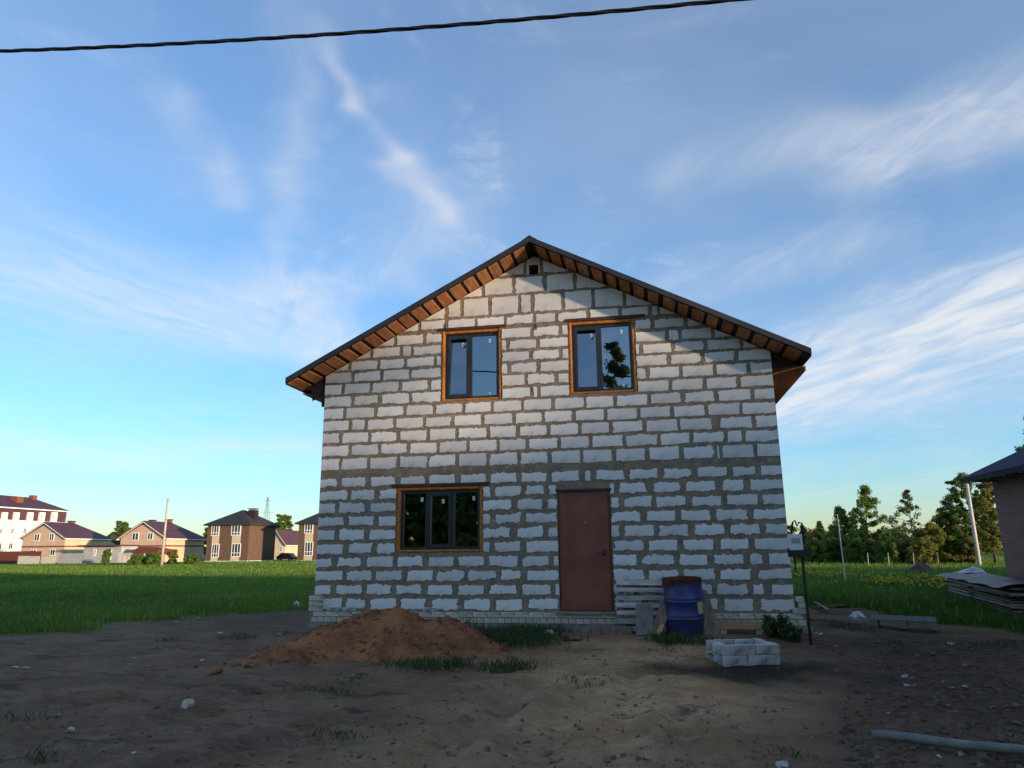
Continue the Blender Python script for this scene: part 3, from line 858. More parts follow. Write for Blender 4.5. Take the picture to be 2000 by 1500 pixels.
def soil_heap():
    c = Vector((-1.85*1.0, -2.25, 0)); L, Rr = G(515, 1292), G(990, 1258)
    pk = onY(775, 1185, -2.05); pk2 = onY(690, 1210, -2.2); pk3 = onY(860, 1205, -2.0)
    n = 120; xs = np.linspace(-4.3, .35, n); ys = np.linspace(-4.25, -.13, n); X, Y = np.meshgrid(xs, ys)
    H = np.full(X.shape, -.12)
    for p, wx_, wy_, hh in ((pk, 1.05, 1.05, pk.z*.93), (onY(738, 1190, -2.1), 1.05, 1.05, onY(738, 1190, -2.1).z*.93), (pk2, .9, 1.0, pk2.z*.97), (pk3, 1.0, .9, pk3.z*.95), (Vector((-2.72, -2.5, 0)), .85, .9, .36), (Vector((-3.05, -2.85, 0)), .75, .7, .20), (Vector((-.95, -1.6, 0)), .7, .7, .27)):
        r = np.hypot((X-p.x)/wx_, (Y-p.y)/wy_); prof = np.where(r < .35, 1-.55*r*r/.35*1.0, 1-.55*.35-(r-.35)*1.24)
        c1 = hh*prof; k_ = .09; m_ = np.maximum(H, c1); H = m_+k_*.25*np.clip(1-np.abs(H-c1)/k_, 0, 1)**2
    H = H+.06*vn(X, Y, 1.6, 2.2, 4)+.05*vn(X, Y, 5, 7.1, 3)+.028*vn(X, Y, 13, 1.9, 2)
    edge = np.minimum.reduce([X-xs[0], xs[-1]-X, Y-ys[0], (ys[-1]-Y)*3+.6]); H = np.where(edge < .25, np.minimum(H, -.05), H)
    Z = np.maximum(H, -.14)
    idx = np.arange(n*n).reshape(n, n); q = np.stack([idx[:-1, :-1], idx[:-1, 1:], idx[1:, 1:], idx[1:, :-1]], -1).reshape(-1, 4)
    keep = (Z.ravel()[q] > -.1).any(1); q = q[keep]
    used = np.unique(q); remap = np.full(n*n, -1); remap[used] = np.arange(len(used))
    V = np.stack([X, Y, Z], -1).reshape(-1, 3)[used]; q = remap[q]
    root = thing('soil_heap', 'large orange-brown heap of clay and sand under the wide window', 'soil heap', (c.x, c.y, 0))
    o = np_mesh('earth_mound', V-np.array([c.x, c.y, 0]), q, 'clay', None, root, (c.x, c.y, 0), quads=True)
    o.data.polygons.foreach_set('use_smooth', [True]*len(o.data.polygons))
    mb = MB()
    for _ in range(1500):                     # crumbs and clods, too many to count
        i, j = random.randrange(4, n-4), random.randrange(4, n-4)
        if Z[j, i] < .0 and random.random() < .75: continue
        if Z[j, i] < -.1: continue
        s = random.choice((.012, .016, .02, .028, .045))*random.uniform(.7, 1.2)
        rot = Matrix.Rotation(random.random()*6, 3, 'Z') @ Matrix.Rotation(random.random()*6, 3, 'X')
        mb.box((X[j, i], Y[j, i], max(Z[j, i], gh(X[j, i], Y[j, i]))+s*.25), (s*1.4, s, s*.8), rot, s*.28)
    o = mb.build('clods', 'clod', root, smooth=False); o['kind'] = 'stuff'
    return X, Y, Z


HEAP = soil_heap()


def board(name, a, b, w, th, m, label, cat, up=None, bend=0.0):
    """a plank from a to b as its own object; up = direction its broad face looks"""
    a, b = Vector(a), Vector(b); d = (b-a); L = d.length; d.normalize()
    up = Vector(up or (0, 0, 1)); sx = d.cross(up).normalized(); up = sx.cross(d).normalized()
    n = 8; vs = []; fs = []
    for i in range(n+1):
        t = i/n; p = a+d*(L*t)+up*(bend*math.sin(t*math.pi)); k = 1+.04*noise.noise(Vector((t*4, L, w*9)))
        for s, u in ((-1, 0), (1, 0), (1, 1), (-1, 1)): vs.append(p+sx*(s*w/2*k)+up*(u*th))
    for i in range(n):
        for j in range(4): fs.append((4*i+j, 4*i+(j+1) % 4, 4*i+4+(j+1) % 4, 4*i+4+j))
    fs += [(3, 2, 1, 0), tuple(4*n+j for j in range(4))]
    o = MB().add(vs, fs).build(name, m, None, origin=a)
    return tag(o, label, cat)


def leaning_pallet():
    # a pallet stood on edge against the wall, boards level
    p0 = onY(1206, 1228, -.34); p1 = onY(1342, 1132, -.16)
    x0, x1 = p0.x, p1.x; zt = p1.z; zb = gh(x0, -.36)+.005
    root = thing('leaning_pallet', 'weathered grey wooden pallet stood on edge between door and barrel', 'pallet', ((x0+x1)/2, -.3, zb))
    lean = math.atan2(.17, zt-zb); Rm = Matrix.Rotation(-lean, 3, 'X')
    H = (zt-zb)/math.cos(lean); o = Vector(((x0+x1)/2, -.345, zb))

    def pt(x, y, z): return o+Rm @ Vector((x, y, z))
    hw = (x1-x0)/2; nb = 7
    for i in range(nb):
        z = .045+(H-.09)*i/(nb-1); h = (.075, .085, .07, .08, .075, .07, .09)[i]
        MB().box(pt(random.uniform(-.01, .01), 0, z), (2*hw, .02, h), Rm @ Matrix.Rotation(random.uniform(-.012, .012), 3, 'Y'), .003).build('slat', 'pale_wood', root)
    for x in (-hw+.07, 0, hw-.07):
        MB().box(pt(x, .06, H/2), (.09, .09, H-.02), Rm, .003).build('bearer', 'grey_wood', root)
    for i in range(3):
        MB().box(pt(0, .117, .06+(H-.12)*i/2), (2*hw, .018, .1), Rm, .003).build('back_slat', 'grey_wood', root)


leaning_pallet()


def barrel():
    c = onY(1341, 1250, -.62); c = Vector((c.x, -.60, gh(c.x, -.6)-.01)); r = .305; H = .885
    root = thing('oil_drum', 'dented blue steel drum with rusty open rim beside the leaning pallet', 'barrel', c)
    prof = [(r*.97, 0), (r, .012), (r, .27), (r+.012, .282), (r+.012, .294), (r, .306), (r, .32), (r+.008, .33), (r, .34), (r, .53), (r+.012, .542), (r+.012, .554), (r, .566), (r, .58), (r+.008, .59), (r, .60), (r, H-.07)]
    body = MB().lathe(c, prof, 40).build('drum_body', 'barrel_blue', root, smooth=True)
    for v in body.data.vertices:
        a = math.atan2(v.co.y, v.co.x); k = 1+.018*noise.noise(Vector((math.cos(a)*1.6, math.sin(a)*1.6, v.co.z*2.5))); v.co.x *= k; v.co.y *= k
    top = MB().lathe(c, [(r, H-.07), (r, H-.012), (r+.011, H-.006), (r+.011, H+.006), (r-.012, H+.006), (r-.014, H-.03), (r-.016, H-.22), (.01, H-.24)], 40).build('rusty_rim', 'rust', root, smooth=True)
    MB().lathe((c.x, c.y, c.z), [(r-.02, .60), (.01, .63)], 24).build('ash', 'char', root)
    # crumpled rusty sheet hanging over the rim
    mb = MB(); vs = []; fs = []; n = 9
    for i in range(n+1):
        for j in range(5):
            a = rad(188+i*5.5); rr = r+.014+.03*abs(noise.noise(Vector((i*.9, j*.8, 3)))); z = H+.035-j*.035+.03*noise.noise(Vector((i*.8, j*.3, 6)))
            vs.append((c.x+rr*math.cos(a), c.y+rr*math.sin(a), c.z+z))
    for i in range(n):
        for j in range(4): fs.append((5*i+j, 5*(i+1)+j, 5*(i+1)+j+1, 5*i+j+1))
    mb.add(vs, fs).build('torn_rim_flap', 'rust', root)
    vs = []; fs = []                          # paper label curving round the side
    for i in range(6):
        a = rad(308+i*5.2)
        for z in (.36, .54): vs.append((c.x+(r+.016)*math.cos(a), c.y+(r+.016)*math.sin(a), c.z+z+.012*noise.noise(Vector((i*1.0, z*9, 1)))))
    for i in range(5): fs.append((2*i, 2*i+2, 2*i+3, 2*i+1))
    MB().add(vs, fs).build('paper_label', 'label_paper', root)
    root.rotation_euler = (rad(3.5), rad(-1), 0)
    return c


DRUM = barrel()


def zat(px, py, Y):
    p = onY(px, py, Y); return p


# boards leaning and lying about the drum
a = onY(1259, 1238, -.80); b = onY(1258, 1186, -.55)
board('grey_plank', (a.x, -.80, gh(a.x, -.8)), (b.x, -.52, .56), .27, .022, 'grey_wood', 'short broad grey board leaning on the pallet', 'board', up=(0, -1, .4))
a = onY(1282, 1242, -.78); b = onY(1306, 1180, -.58)
board('dark_plank', (a.x, -.82, gh(a.x, -.82)), (b.x-.03, -.60, .62), .17, .022, 'brown_wood', 'dark slanting board leaning between pallet and drum', 'board', up=(-.2, -1, .3))
a = onY(1281, 1255, -1.05); b = onY(1292, 1222, -.9)
board('pale_offcut', (a.x, -1.06, gh(a.x, -1.06)), (b.x+.01, -.86, .27), .065, .02, 'fresh_wood', 'small pale yellow offcut propped at the foot of the dark board', 'offcut', up=(0, -1, .3))
a = onY(1391, 1249, -.72); b = onY(1384, 1162, -.40)
root = None
o = MB().prism([(a.x-.15, -.78, gh(a.x, -.78)), (a.x+.15, -.78, gh(a.x, -.78)), (a.x+.07, -.60, .45), (a.x-.02, -.52, .78), (a.x-.13, -.52, .80)], (0, .022, 0)).build('broken_board', 'brown_wood', None, origin=(a.x, -.78, 0))
tag(o, 'tall brown broken board leaning beside the drum, tapering upwards', 'board')
for i in range(3):
    a = onY(1405, 1233, -.42); b = onY(1497, 1236, -.42)
    z = gh(a.x, -.42)+.075+i*.036
    board('timber_strip', (a.x-.05+.03*i, -.45+.06*i, z), (b.x+.02*i, -.47+.05*i, z+.004), .06, .032, 'fresh_wood',
          ('lowest', 'middle', 'topmost')[i]+' of the fresh timber strips stacked along the plinth', 'timber')
for x in (a.x+.06, b.x-.12):
    o = MB().box((x, -.40, .035+gh(x, -.4)), (.09, .24, .072), None, .004).build('bearer_block', 'old_wood', None, origin=(x, -.40, 0))
    tag(o, 'short wooden bearer under the '+('drum' if x < a.x+.1 else 'weedy')+' end of the stacked timber strips', 'wood block')


def doorstep():
    a = G(1118, 1250); b = G(1150, 1222)
    p = Vector(((a.x+b.x)/2, -1.02, 0)); z = gh(p.x, p.y)
    o = MB().box((p.x, p.y, z+.03), (.30, .55, .07), Matrix.Rotation(.06, 3, 'Z') @ Matrix.Rotation(-.05, 3, 'X'), .006).build('step_slab', 'brown_wood', None, origin=(p.x, p.y, z))
    tag(o, 'pale slab laid on the ground before the door', 'slab')
    o = MB().box((p.x+.46, -.52, gh(p.x+.4, -.5)+.045), (.95, .26, .10), None, .006).build('wooden_step', 'brown_wood', None, origin=(p.x+.4, -.5, 0))
    tag(o, 'low wooden step against the plinth below the door', 'step')


doorstep()


def fire_pit():
    fl, fr = GG(1414, 1304), GG(1527, 1298)
    bw = fr-fl; ang = math.atan2(bw.y, bw.x); wid = bw.length; dep = .64
    z = gh(PIT_C.x, PIT_C.y)-.012
    root = thing('fire_pit', 'rectangular fire pit of two courses of sooty white blocks', 'fire pit', (fl.x, fl.y, z), rot=ang)
    t = .105; h = .132

    def blk(x0, x1, y0, y1, k):
        mb = MB(); mb.box((0, 0, 0), (x1-x0-.012, y1-y0-.012, h-.008), None, .007)
        o = mb.build('block', 'white_block', None, bevel=.008); o.parent = root
        o.location = ((x0+x1)/2, (y0+y1)/2, h*(k+.5)); o.rotation_euler = (0, 0, random.uniform(-.02, .02))
    for k in range(2):
        f = .58 if k else .42
        blk(0, wid*f, 0, t, k); blk(wid*f, wid, 0, t, k); blk(0, t, t, dep*.6, k); blk(0, t, dep*.6, dep, k)
        blk(wid-t, wid, t, dep*.55, k); blk(wid-t, wid, dep*.55, dep, k); blk(t, wid*.5, dep-t, dep, k); blk(wid*.5, wid-t, dep-t, dep, k)
    n = 10; vs = []; fs = []
    for i in range(n+1):
        for j in range(n+1):
            x, y = t*.8+(wid-1.6*t)*i/n, t*.8+(dep-1.6*t)*j/n
            vs.append((fl.x+x*math.cos(ang)-y*math.sin(ang), fl.y+x*math.sin(ang)+y*math.cos(ang), z+.10+.03*noise.noise(Vector((x*6, y*6, 2)))))
    for i in range(n):
        for j in range(n): fs.append((i*(n+1)+j, (i+1)*(n+1)+j, (i+1)*(n+1)+j+1, i*(n+1)+j+1))
    MB().add(vs, fs).build('ash_bed', 'char', root)


fire_pit()


def meter_post():
    b = on_ground(GG(1584, 1262)); Y = b.y
    tp = onY(1570, 1030, Y)
    root = thing('meter_post', 'leaning rusty pipe post carrying a white electricity meter box at the house corner', 'post', b)
    t2 = onY(1566, 1078, Y)
    MB().tube([b-Vector((0, 0, .2)), b+Vector((0, 0, .8)), t2, onY(1564, 1040, Y)], .021, 10).build('post', 'rusty_pipe', root, smooth=True)
    bx = onY(1553, 1059, Y-.05)
    q = MB().box(bx, (.20, .11, .235)).build('meter_box', 'white_plastic', root, bevel=.012)
    MB().box(bx+Vector((0, -.057, .02)), (.12, .004, .08)).build('meter_window', 'grey_fence', q)
    bb = onY(1560, 1079, Y-.03)
    MB().box(bb, (.30, .12, .13)).build('breaker_box', 'black_plastic', root, bevel=.006)
    c1, c2, c3 = onY(1550, 1046, Y), onY(1548, 1020, Y), onY(1552, 1016, Y)
    MB().tube([bx+Vector((-.05, 0, .1)), c2, c3, onY(1557, 1028, Y), onY(1560, 1020, Y), onY(1566, 1022, Y), onY(1569, 1045, Y), onY(1567, 1075, Y)], .014, 6).build('cable_loop', 'cable', root, smooth=True)
    MB().tube([onY(1551, 1083, Y), onY(1554, 1117, Y)], .013, 6).build('conduit', 'cable', root)


meter_post()


def lying_pipe():
    a, b = G(1702, 1424, .1), G(2000, 1456, .1); d = b-a; e = a+d*1.7
    pts = []
    for i in range(13):
        p = a+(e-a)*(i/12); pts.append(Vector((p.x, p.y, max(gh(p.x, p.y), .02)+.045+.01*math.sin(i*1.1))))
    z = sum(p.z for p in pts)/len(pts)
    for i, p in enumerate(pts): p.z = .5*p.z+.5*z
    o = MB().tube(pts, .032, 14).build('lying_pipe', 'grey_pipe', None, smooth=True, origin=a); tag(o, 'long grey-green pipe lying across the dark soil', 'pipe')


lying_pipe()


def lying_pallet():
    a, b = GG(1700, 1226), GG(1832, 1238); d = (b-a); ang = math.atan2(d.y, d.x); L = d.length
    root = thing('lying_pallet', 'grey pallet lying flat on bare soil past the house corner', 'pallet', on_ground(a), rot=ang)

    def bx(n, c, s):
        o = MB().box((0, 0, 0), s, None, .003).build(n, 'grey_wood', None); o.parent = root; o.location = c
    for i in range(6): bx('slat', (L/2, .06+i*.16, .135), (L, .10, .022))
    for x in (.06, L/2, L-.06):
        for y in (.06, .46, .86): bx('block', (x, y, .075), (.12, .10, .095))
        bx('bearer', (x, .46, .014), (.12, .92, .022))


lying_pallet()


def rubble(px, py, s, label, cat, m='rubble', flat=.5, group=None, name='rubble_scrap', seed=0):
    p = on_ground(GG(px, py)); random.seed(seed*13+px); me = bmesh.new()
    bmesh.ops.create_icosphere(me, subdivisions=2, radius=s)
    for v in me.verts:
        k = 1+.45*noise.noise(v.co*(1.3/s)+Vector((px, py, 0))); v.co *= k; v.co.z *= flat
        v.co.x *= 1.25
    d = bpy.data.meshes.new(name); me.to_mesh(d); me.free(); d.materials.append(MATS[m])
    o = link(name, d, None, p+Vector((0, 0, s*flat*.45))); o.rotation_euler = (random.uniform(-.3, .3), random.uniform(-.3, .3), random.random()*6)
    return tag(o, label, cat, group)


rubble(1677, 1210, .12, 'rounded white sack lying at the end of the flat pallet', 'sack', 'tarp', .8, name='white_sack')
rubble(1072, 1241, .075, 'round white stone in the weeds between heap and door', 'stone', 'rubble', .8, name='white_stone')
rubble(365, 1380, .055, 'pale angular stone lying alone in the churned earth', 'stone', 'rubble', .9, name='pale_stone')
rubble(418, 1317, .085, 'tan clay lump at the edge of the orange heap', 'lump', 'clod', .7, name='clay_lump')
k = 0
for px, py, s in ((50, 1307, .07), (32, 1304, .045), (345, 1216, .06), (385, 1210, .07), (290, 1232, .045), (430, 1238, .07), (545, 1244, .06), (395, 1290, .04), (690, 1320, .035), (262, 1286, .03), (510, 1268, .03),
                  (1857, 1258, .055), (1603, 1240, .06), (1594, 1238, .045), (1632, 1263, .03), (1768, 1323, .05), (1772, 1340, .04), (1860, 1345, .035), (1885, 1347, .045), (1874, 1475, .045), (1528, 1497, .06), (1835, 1480, .025), (1735, 1395, .02), (905, 1316, .03), (1385, 1268, .025), (1290, 1256, .025), (260, 1472, .025), (110, 1400, .04), (140, 1415, .04)):
    k += 1
    rubble(px, py, s*.75, 'small pale scrap of rubble lying on bare soil', 'rubble', 'rubble', .45, 'pale scraps scattered over the yard', seed=k)
# a torn white sheet by the left corner
p = on_ground(GG(577, 1186)); mb = MB()
mb.add([(p.x-.16, p.y, p.z), (p.x+.16, p.y-.02, p.z+.01), (p.x+.14, p.y+.2, p.z+.03), (p.x-.02, p.y+.08, p.z+.17), (p.x-.12, p.y+.22, p.z+.02)], [(0, 1, 3), (1, 2, 3), (2, 4, 3), (4, 0, 3), (0, 4, 2, 1)])
tag(mb.build('torn_sheet', 'tarp', None, origin=p), 'crumpled white sheet on dark gravel by the house corner', 'sheet')
for i, (px, py, lab) in enumerate(((683, 1190, 'loose white brick on the plinth ledge behind the heap, near the stepped corner'), (652, 1191, 'loose white brick on the plinth ledge against the stepped corner'), (838, 1190, 'loose white brick on the plinth ledge above the crest of the heap'), (898, 1190, 'loose white brick upright on the plinth ledge where the heap falls away'))):
    p = onY(px, py, -.06); d = (.235, .1, .07) if i < 3 else (.07, .1, .11)
    o = MB().box((0, 0, 0), d, None, .003).build('loose_brick', 'white_block', None, bevel=.005)
    o.location = (p.x, -.062, wz(0)+d[2]/2+.0005); o.rotation_euler = (0, 0, random.uniform(-.08, .08)); tag(o, lab, 'brick')

# stones: too many to count
def scatter_stones():
    mb = MB(); random.seed(5)
    for _ in range(1700):
        px, py = random.uniform(-40, 2040), 1500-(random.random()**1.3)*290
        p = G(px, py)
        if p.y > -.25 and abs(p.x) < 4.6: continue
        if p.length > 60: continue
        if -4.1 < p.x < .2 and -3.9 < p.y < 0: continue
        s = random.choice((.006, .008, .010, .014, .022))*random.uniform(.7, 1.3)*(1.3 if p.x > 4 else 1)
        rot = Matrix.Rotation(random.random()*6, 3, 'Z') @ Matrix.Rotation(random.random()*6, 3, 'X')
        mb.box((p.x, p.y, gh(p.x, p.y)+s*.15), (s*1.6, s*1.1, s*.8), rot, s*.3)
    o = mb.build('pebbles', 'stone', None, fix=False); tag(o, 'small stones and crumbs strewn over the churned earth', 'pebbles', None, 'stuff')


scatter_stones()


def scatter_clods():
    mb = MB(); random.seed(15)
    for _ in range(700):
        px, py = random.uniform(1640, 2060), random.uniform(1265, 1520)
        p = G(px, py)
        s = random.choice((.008, .012, .018, .026, .04))*random.uniform(.6, 1.2)
        rot = Matrix.Rotation(random.random()*6, 3, 'Z') @ Matrix.Rotation(random.random()*6, 3, 'X')
        mb.box((p.x, p.y, gh(p.x, p.y)+s*.1), (s*1.5, s*1.1, s*.8), rot, s*.33)
    mat('dark_clod', (.09, .064, .047), (.15, .10, .07), 9, .97, .6, 30)
    o = mb.build('soil_clods', 'dark_clod', None, fix=False); tag(o, 'clods of dark turned soil beside the pipe', 'clods', None, 'stuff')


scatter_clods()

# ------------------------------------------------------------------ trees
def leaf_cloud(centers, radii, n_per, ls, seed, flat=1.0, droop=0.0):
    r = np.random.default_rng(seed); P = []; C = []
    for c, rd, n in zip(centers, radii, n_per):
        d = r.normal(size=(n, 3)); d /= np.linalg.norm(d, axis=1)[:, None]+1e-9
        rr = rd*r.random(n)**.5; p = np.array(c)+d*rr[:, None]*np.array([1, 1, flat]); p[:, 2] -= droop*r.random(n)*rd
        P.append(p); C.append(np.clip(r.random()*.55+r.random(n)*.45, 0, 1))
    P = np.concatenate(P); C = np.concatenate(C); n = len(P)
    u = r.normal(size=(n, 3)); u /= np.linalg.norm(u, axis=1)[:, None]; w = np.cross(u, r.normal(size=(n, 3))); w /= np.linalg.norm(w, axis=1)[:, None]
    s = (ls*(.6+.8*r.random(n)))[:, None]
    V = np.stack([P-u*s*.6, P+w*s*.38, P+u*s*.6, P-w*s*.38], 1).reshape(-1, 3)
    Q = np.arange(4*n).reshape(n, 4); return V, Q, np.repeat(C, 4)[:, None]*np.ones((1, 3))


def tree_data(kind, h, r, seed, ls=.14, dens=1.0, bare=.0):
    """trunk MB + crown arrays about the origin"""
    rd = random.Random(seed); tr = MB(); cen = []; rad_ = []; num = []
    if kind == 'spruce':
        tr.tube([(0, 0, -.2), (0, 0, h*.5), (rd.uniform(-.1, .1), 0, h)], [h*.022, h*.013, .012], 7)
        z = h*.06
        while z < h*.985:
            t = z/h; R = r*(1-t)**.85+.05; k = max(4, int(9*(1-t))+3)
            for i in range(k):
                a = 2*math.pi*(i+rd.random()*.7)/k; L = R*rd.uniform(.65, 1.1)
                e = (math.cos(a)*L, math.sin(a)*L, z-L*.22)
                if L > .35: tr.tube([(0, 0, z), e], [.02, .006], 4, False)
                m = max(2, int(L/.32))
                for j in range(m):
                    f = (j+.7)/m; cen.append((e[0]*f, e[1]*f, z+(e[2]-z)*f)); rad_.append(.13+.13*(1-f)+.05*R); num.append(max(4, int(20*dens)))
            z += h*.038*rd.uniform(.8, 1.2)
        return tr, leaf_cloud(cen, rad_, num, ls*.8, seed, .45, .2)
    lean = rd.uniform(-.06, .06)*h; pts = []; rs = []
    for i in range(7):
        t = i/6; pts.append((lean*t*t+rd.uniform(-.03, .03)*h*t*.4, rd.uniform(-.03, .03)*h*t*.4, h*.97*t-.2*(i == 0))); rs.append(max(.012, h*.016*(1-t)**1.1+.008))
    tr.tube(pts, rs, 7)
    nb = int({'birch': 26, 'broad': 34, 'bush': 22, 'sparse': 22}[kind])
    z0 = {'birch': .16, 'broad': .14, 'bush': .05, 'sparse': .25}[kind]
    for i in range(nb):
        t = z0+(1-z0)*(i+rd.random())/nb; a = i*2.4+rd.random()
        f = t*6; k = min(5, int(f)); P0 = Vector(pts[k]).lerp(Vector(pts[k+1]), f-k)
        s = (t-z0)/(1-z0)
        if kind in ('birch', 'sparse'): R = r*(.35+1.0*math.sin(min(1, s*1.05+.12)*math.pi)**.8)*(1.05-s*.55); rise = .55
        elif kind == 'broad': R = r*(.55+.6*math.sin(min(1, s+.12)*math.pi)); rise = .5
        else: R = r*(1.0-.45*s); rise = .35
        R *= rd.uniform(.6, 1.15)
        e = P0+Vector((math.cos(a)*R, math.sin(a)*R, R*rise*rd.uniform(.4, 1.3)*(1-s*.3)))
        mid = P0.lerp(e, .5)+Vector((0, 0, .06*R)); w = max(.010, h*.006*(1-s))
        tr.tube([P0, mid, e], [w*1.6, w, .006], 5, False)
        for q in (.25, .45, .62, .8, .95, 1.08):
            if rd.random() < bare: continue
            c = P0.lerp(e, q)+Vector((rd.uniform(-1, 1), rd.uniform(-1, 1), rd.uniform(-.6, .9)))*(.16*R+.08)
            cen.append(c); rad_.append(rd.uniform(.18, .42)*(.45+.30*r)); num.append(int(rd.uniform(30, 80)*dens))
    return tr, leaf_cloud(cen, rad_, num, ls, seed, .85, .5 if kind == 'birch' else .15)


def plant_tree(name, label, cat, loc, data, bark, leaf, group=None, scale=1.0):
    root = thing(name, label, cat, loc, group)
    tr, (V, Q, C) = data
    t = MB(); t.v = [Vector(v)+WLOC[root.name] for v in tr.v]; t.f = tr.f; t.build('trunk', bark, root, smooth=True, fix=False)
    np_mesh('crown', V, Q, leaf, C, root, WLOC[root.name], quads=True)
    return root


def tree_px(name, label, cat, px, py_top, D, kind, wpx, leaf, bark='bark', seed=1, dens=1.0, bare=.0, group=None):
    """a tree D metres from the camera whose top reaches py_top"""
    d = ray(px, 1078); d.z = 0; d.normalize(); p = CAM+d*D; z = gh(p.x, p.y)
    rt = ray(px, py_top); hh = CAM.z+D*rt.z/math.hypot(rt.x, rt.y)-z
    dep = D*d.dot(FH); r = wpx/2/F_PX*dep
    return plant_tree(name, label, cat, (p.x, p.y, z), tree_data(kind, hh, r*(1.05 if kind in ('birch', 'sparse') else .9), seed, ls=.05+.0009*D, dens=dens*1.5, bare=bare), bark, leaf, group)


T = [('spruce_tree', 'dark brownish spruce peeping past the house corner behind the meter post', 1572, 1024, 78, 'spruce', 46, 'leaf_brown', 'bark', 1.0, 0),
     ('spruce_tree', 'small dark spruce standing between the meter post and the pale birch', 1606, 1016, 80, 'spruce', 62, 'leaf_dark', 'bark', 1.2, 0),
     ('birch_tree', 'slim pointed green birch beside the small dark spruce', 1652, 988, 74, 'birch', 58, 'leaf_green', 'birch_bark', .9, .1),
     ('birch_tree', 'tallest birch of the tree line, full dark green crown', 1697, 944, 76, 'birch', 66, 'leaf_green', 'bark', 1.2, .05),
     ('young_tree', 'loose low green tree filling in between birch and spruce', 1678, 1036, 70, 'bush', 66, 'leaf_green', 'bark', .9, .1),
     ('spruce_tree', 'low dark spruce in the dip right after the tallest birch', 1752, 1034, 86, 'spruce', 60, 'leaf_dark', 'bark', 1.2, 0),
     ('young_tree', 'low dark bushy tree at the foot of the tallest birch', 1728, 1046, 82, 'bush', 60, 'leaf_dark', 'bark', 1.0, .1),
     ('sparse_tree', 'thin tall tree with sparse brownish leaves against the sky', 1788, 955, 72, 'sparse', 62, 'leaf_brown', 'birch_bark', .45, .35),
     ('willow_bush', 'broad olive willow bush below the thin sparse tree', 1822, 1024, 66, 'bush', 78, 'leaf_olive', 'bark', 1.0, .15),
     ('willow_bush', 'low olive bush at the feet of the broad willow', 1800, 1056, 62, 'bush', 64, 'leaf_olive', 'bark', .8, .15),
     ('broad_tree', 'rounded yellow-green tree between the willow bush and the white pole', 1858, 1000, 74, 'broad', 74, 'leaf_olive', 'bark', 1.0, .1),
     ('broad_tree', 'large dense green tree behind the white pole', 1908, 930, 72, 'broad', 86, 'leaf_green', 'bark', 1.6, 0),
     ('broad_tree', 'bright green tree showing between the white pole and the brick house', 1942, 925, 68, 'broad', 60, 'leaf_olive', 'bark', 1.2, .05),
     ('tall_tree', 'tall tree rising behind the roof of the brick house', 2062, 800, 52, 'birch', 110, 'leaf_dark', 'bark', 1.0, .1)]
for i, (n, lab, px, py, D, kd, w, lf, bk, dn, br) in enumerate(T):
    tree_px(n, lab, 'tree' if 'tree' in n else 'bush', px, py, D, kd, w, lf, bk, 31+i*7, dn, br, 'trees edging the field past the house')
for i in range(11):                           # undergrowth between the trees
    tree_px('undergrowth_bush', 'low scrubby bush of the undergrowth along the tree line', 'bush', 1586+i*30+random.uniform(-8, 8), 1056+random.uniform(-7, 6), 69+random.uniform(-3, 5), 'bush', 52, ('leaf_olive', 'leaf_green', 'leaf_brown', 'leaf_green')[i % 4], 'bark', 700+i, .8, .05, 'undergrowth along the tree line')
for i in range(-9, 14):                       # the low wood closing the field further off
    tree_px('far_tree', 'low hazy tree of the wood closing the field behind the tree line', 'tree', 1540+i*31+random.uniform(-9, 9), 1040+random.uniform(-10, 10), 125+random.uniform(-12, 12), 'bush', 74, ('leaf_dark', 'leaf_green', 'leaf_brown')[i % 3], 'bark', 320+i, .7, .1, 'low wood closing the field')
for i, (px, py, D, w, lab) in enumerate(((232, 1018, 175, 34, 'round green tree rising over the low annex roofs'), (248, 1030, 180, 22, 'small tree beside the pale gabled house ridge'), (546, 1006, 165, 30, 'green tree behind the brown hipped house, nearer its wall'), (558, 1004, 170, 30, 'green tree behind the small maroon roof'), (404, 1030, 170, 22, 'tree showing between the two-chimney house and the brown house'))):
    tree_px('village_tree', lab, 'tree', px, py, D, 'broad', w, 'leaf_green', 'bark', 500+i, 1.0, 0, 'trees behind the village houses')
for i, (px, py, D, w) in enumerate(((208, 1074, 108, 14), (338, 1077, 106, 20), (300, 1083, 104, 40), (266, 1086, 104, 26), (375, 1085, 104, 30))):
    tree_px('garden_bush', ('dark conical shrub by the annex door', 'yellowish shrub before the cream side wall', 'tangled shrub below the porch', 'low shrub beside the white pickets', 'weedy shrub in the shaded corner of the side wall')[i], 'bush', px, py, D, 'bush', w, 'leaf_green' if i != 1 else 'leaf_olive', 'bark', 520+i, .7)

# trees along the lane behind the photographer: they shade the yard and show in the panes; tall thin ones are added to filter sun
LANE = [tree_data('sparse', 14.0, 1.9, 905, .14, .85, .2), tree_data('broad', 6.3, 2.0, 900, .20, .7), tree_data('birch', 6.8, 1.6, 901, .20, .8), tree_data('bush', 5.6, 2.3, 902, .20, .9)]


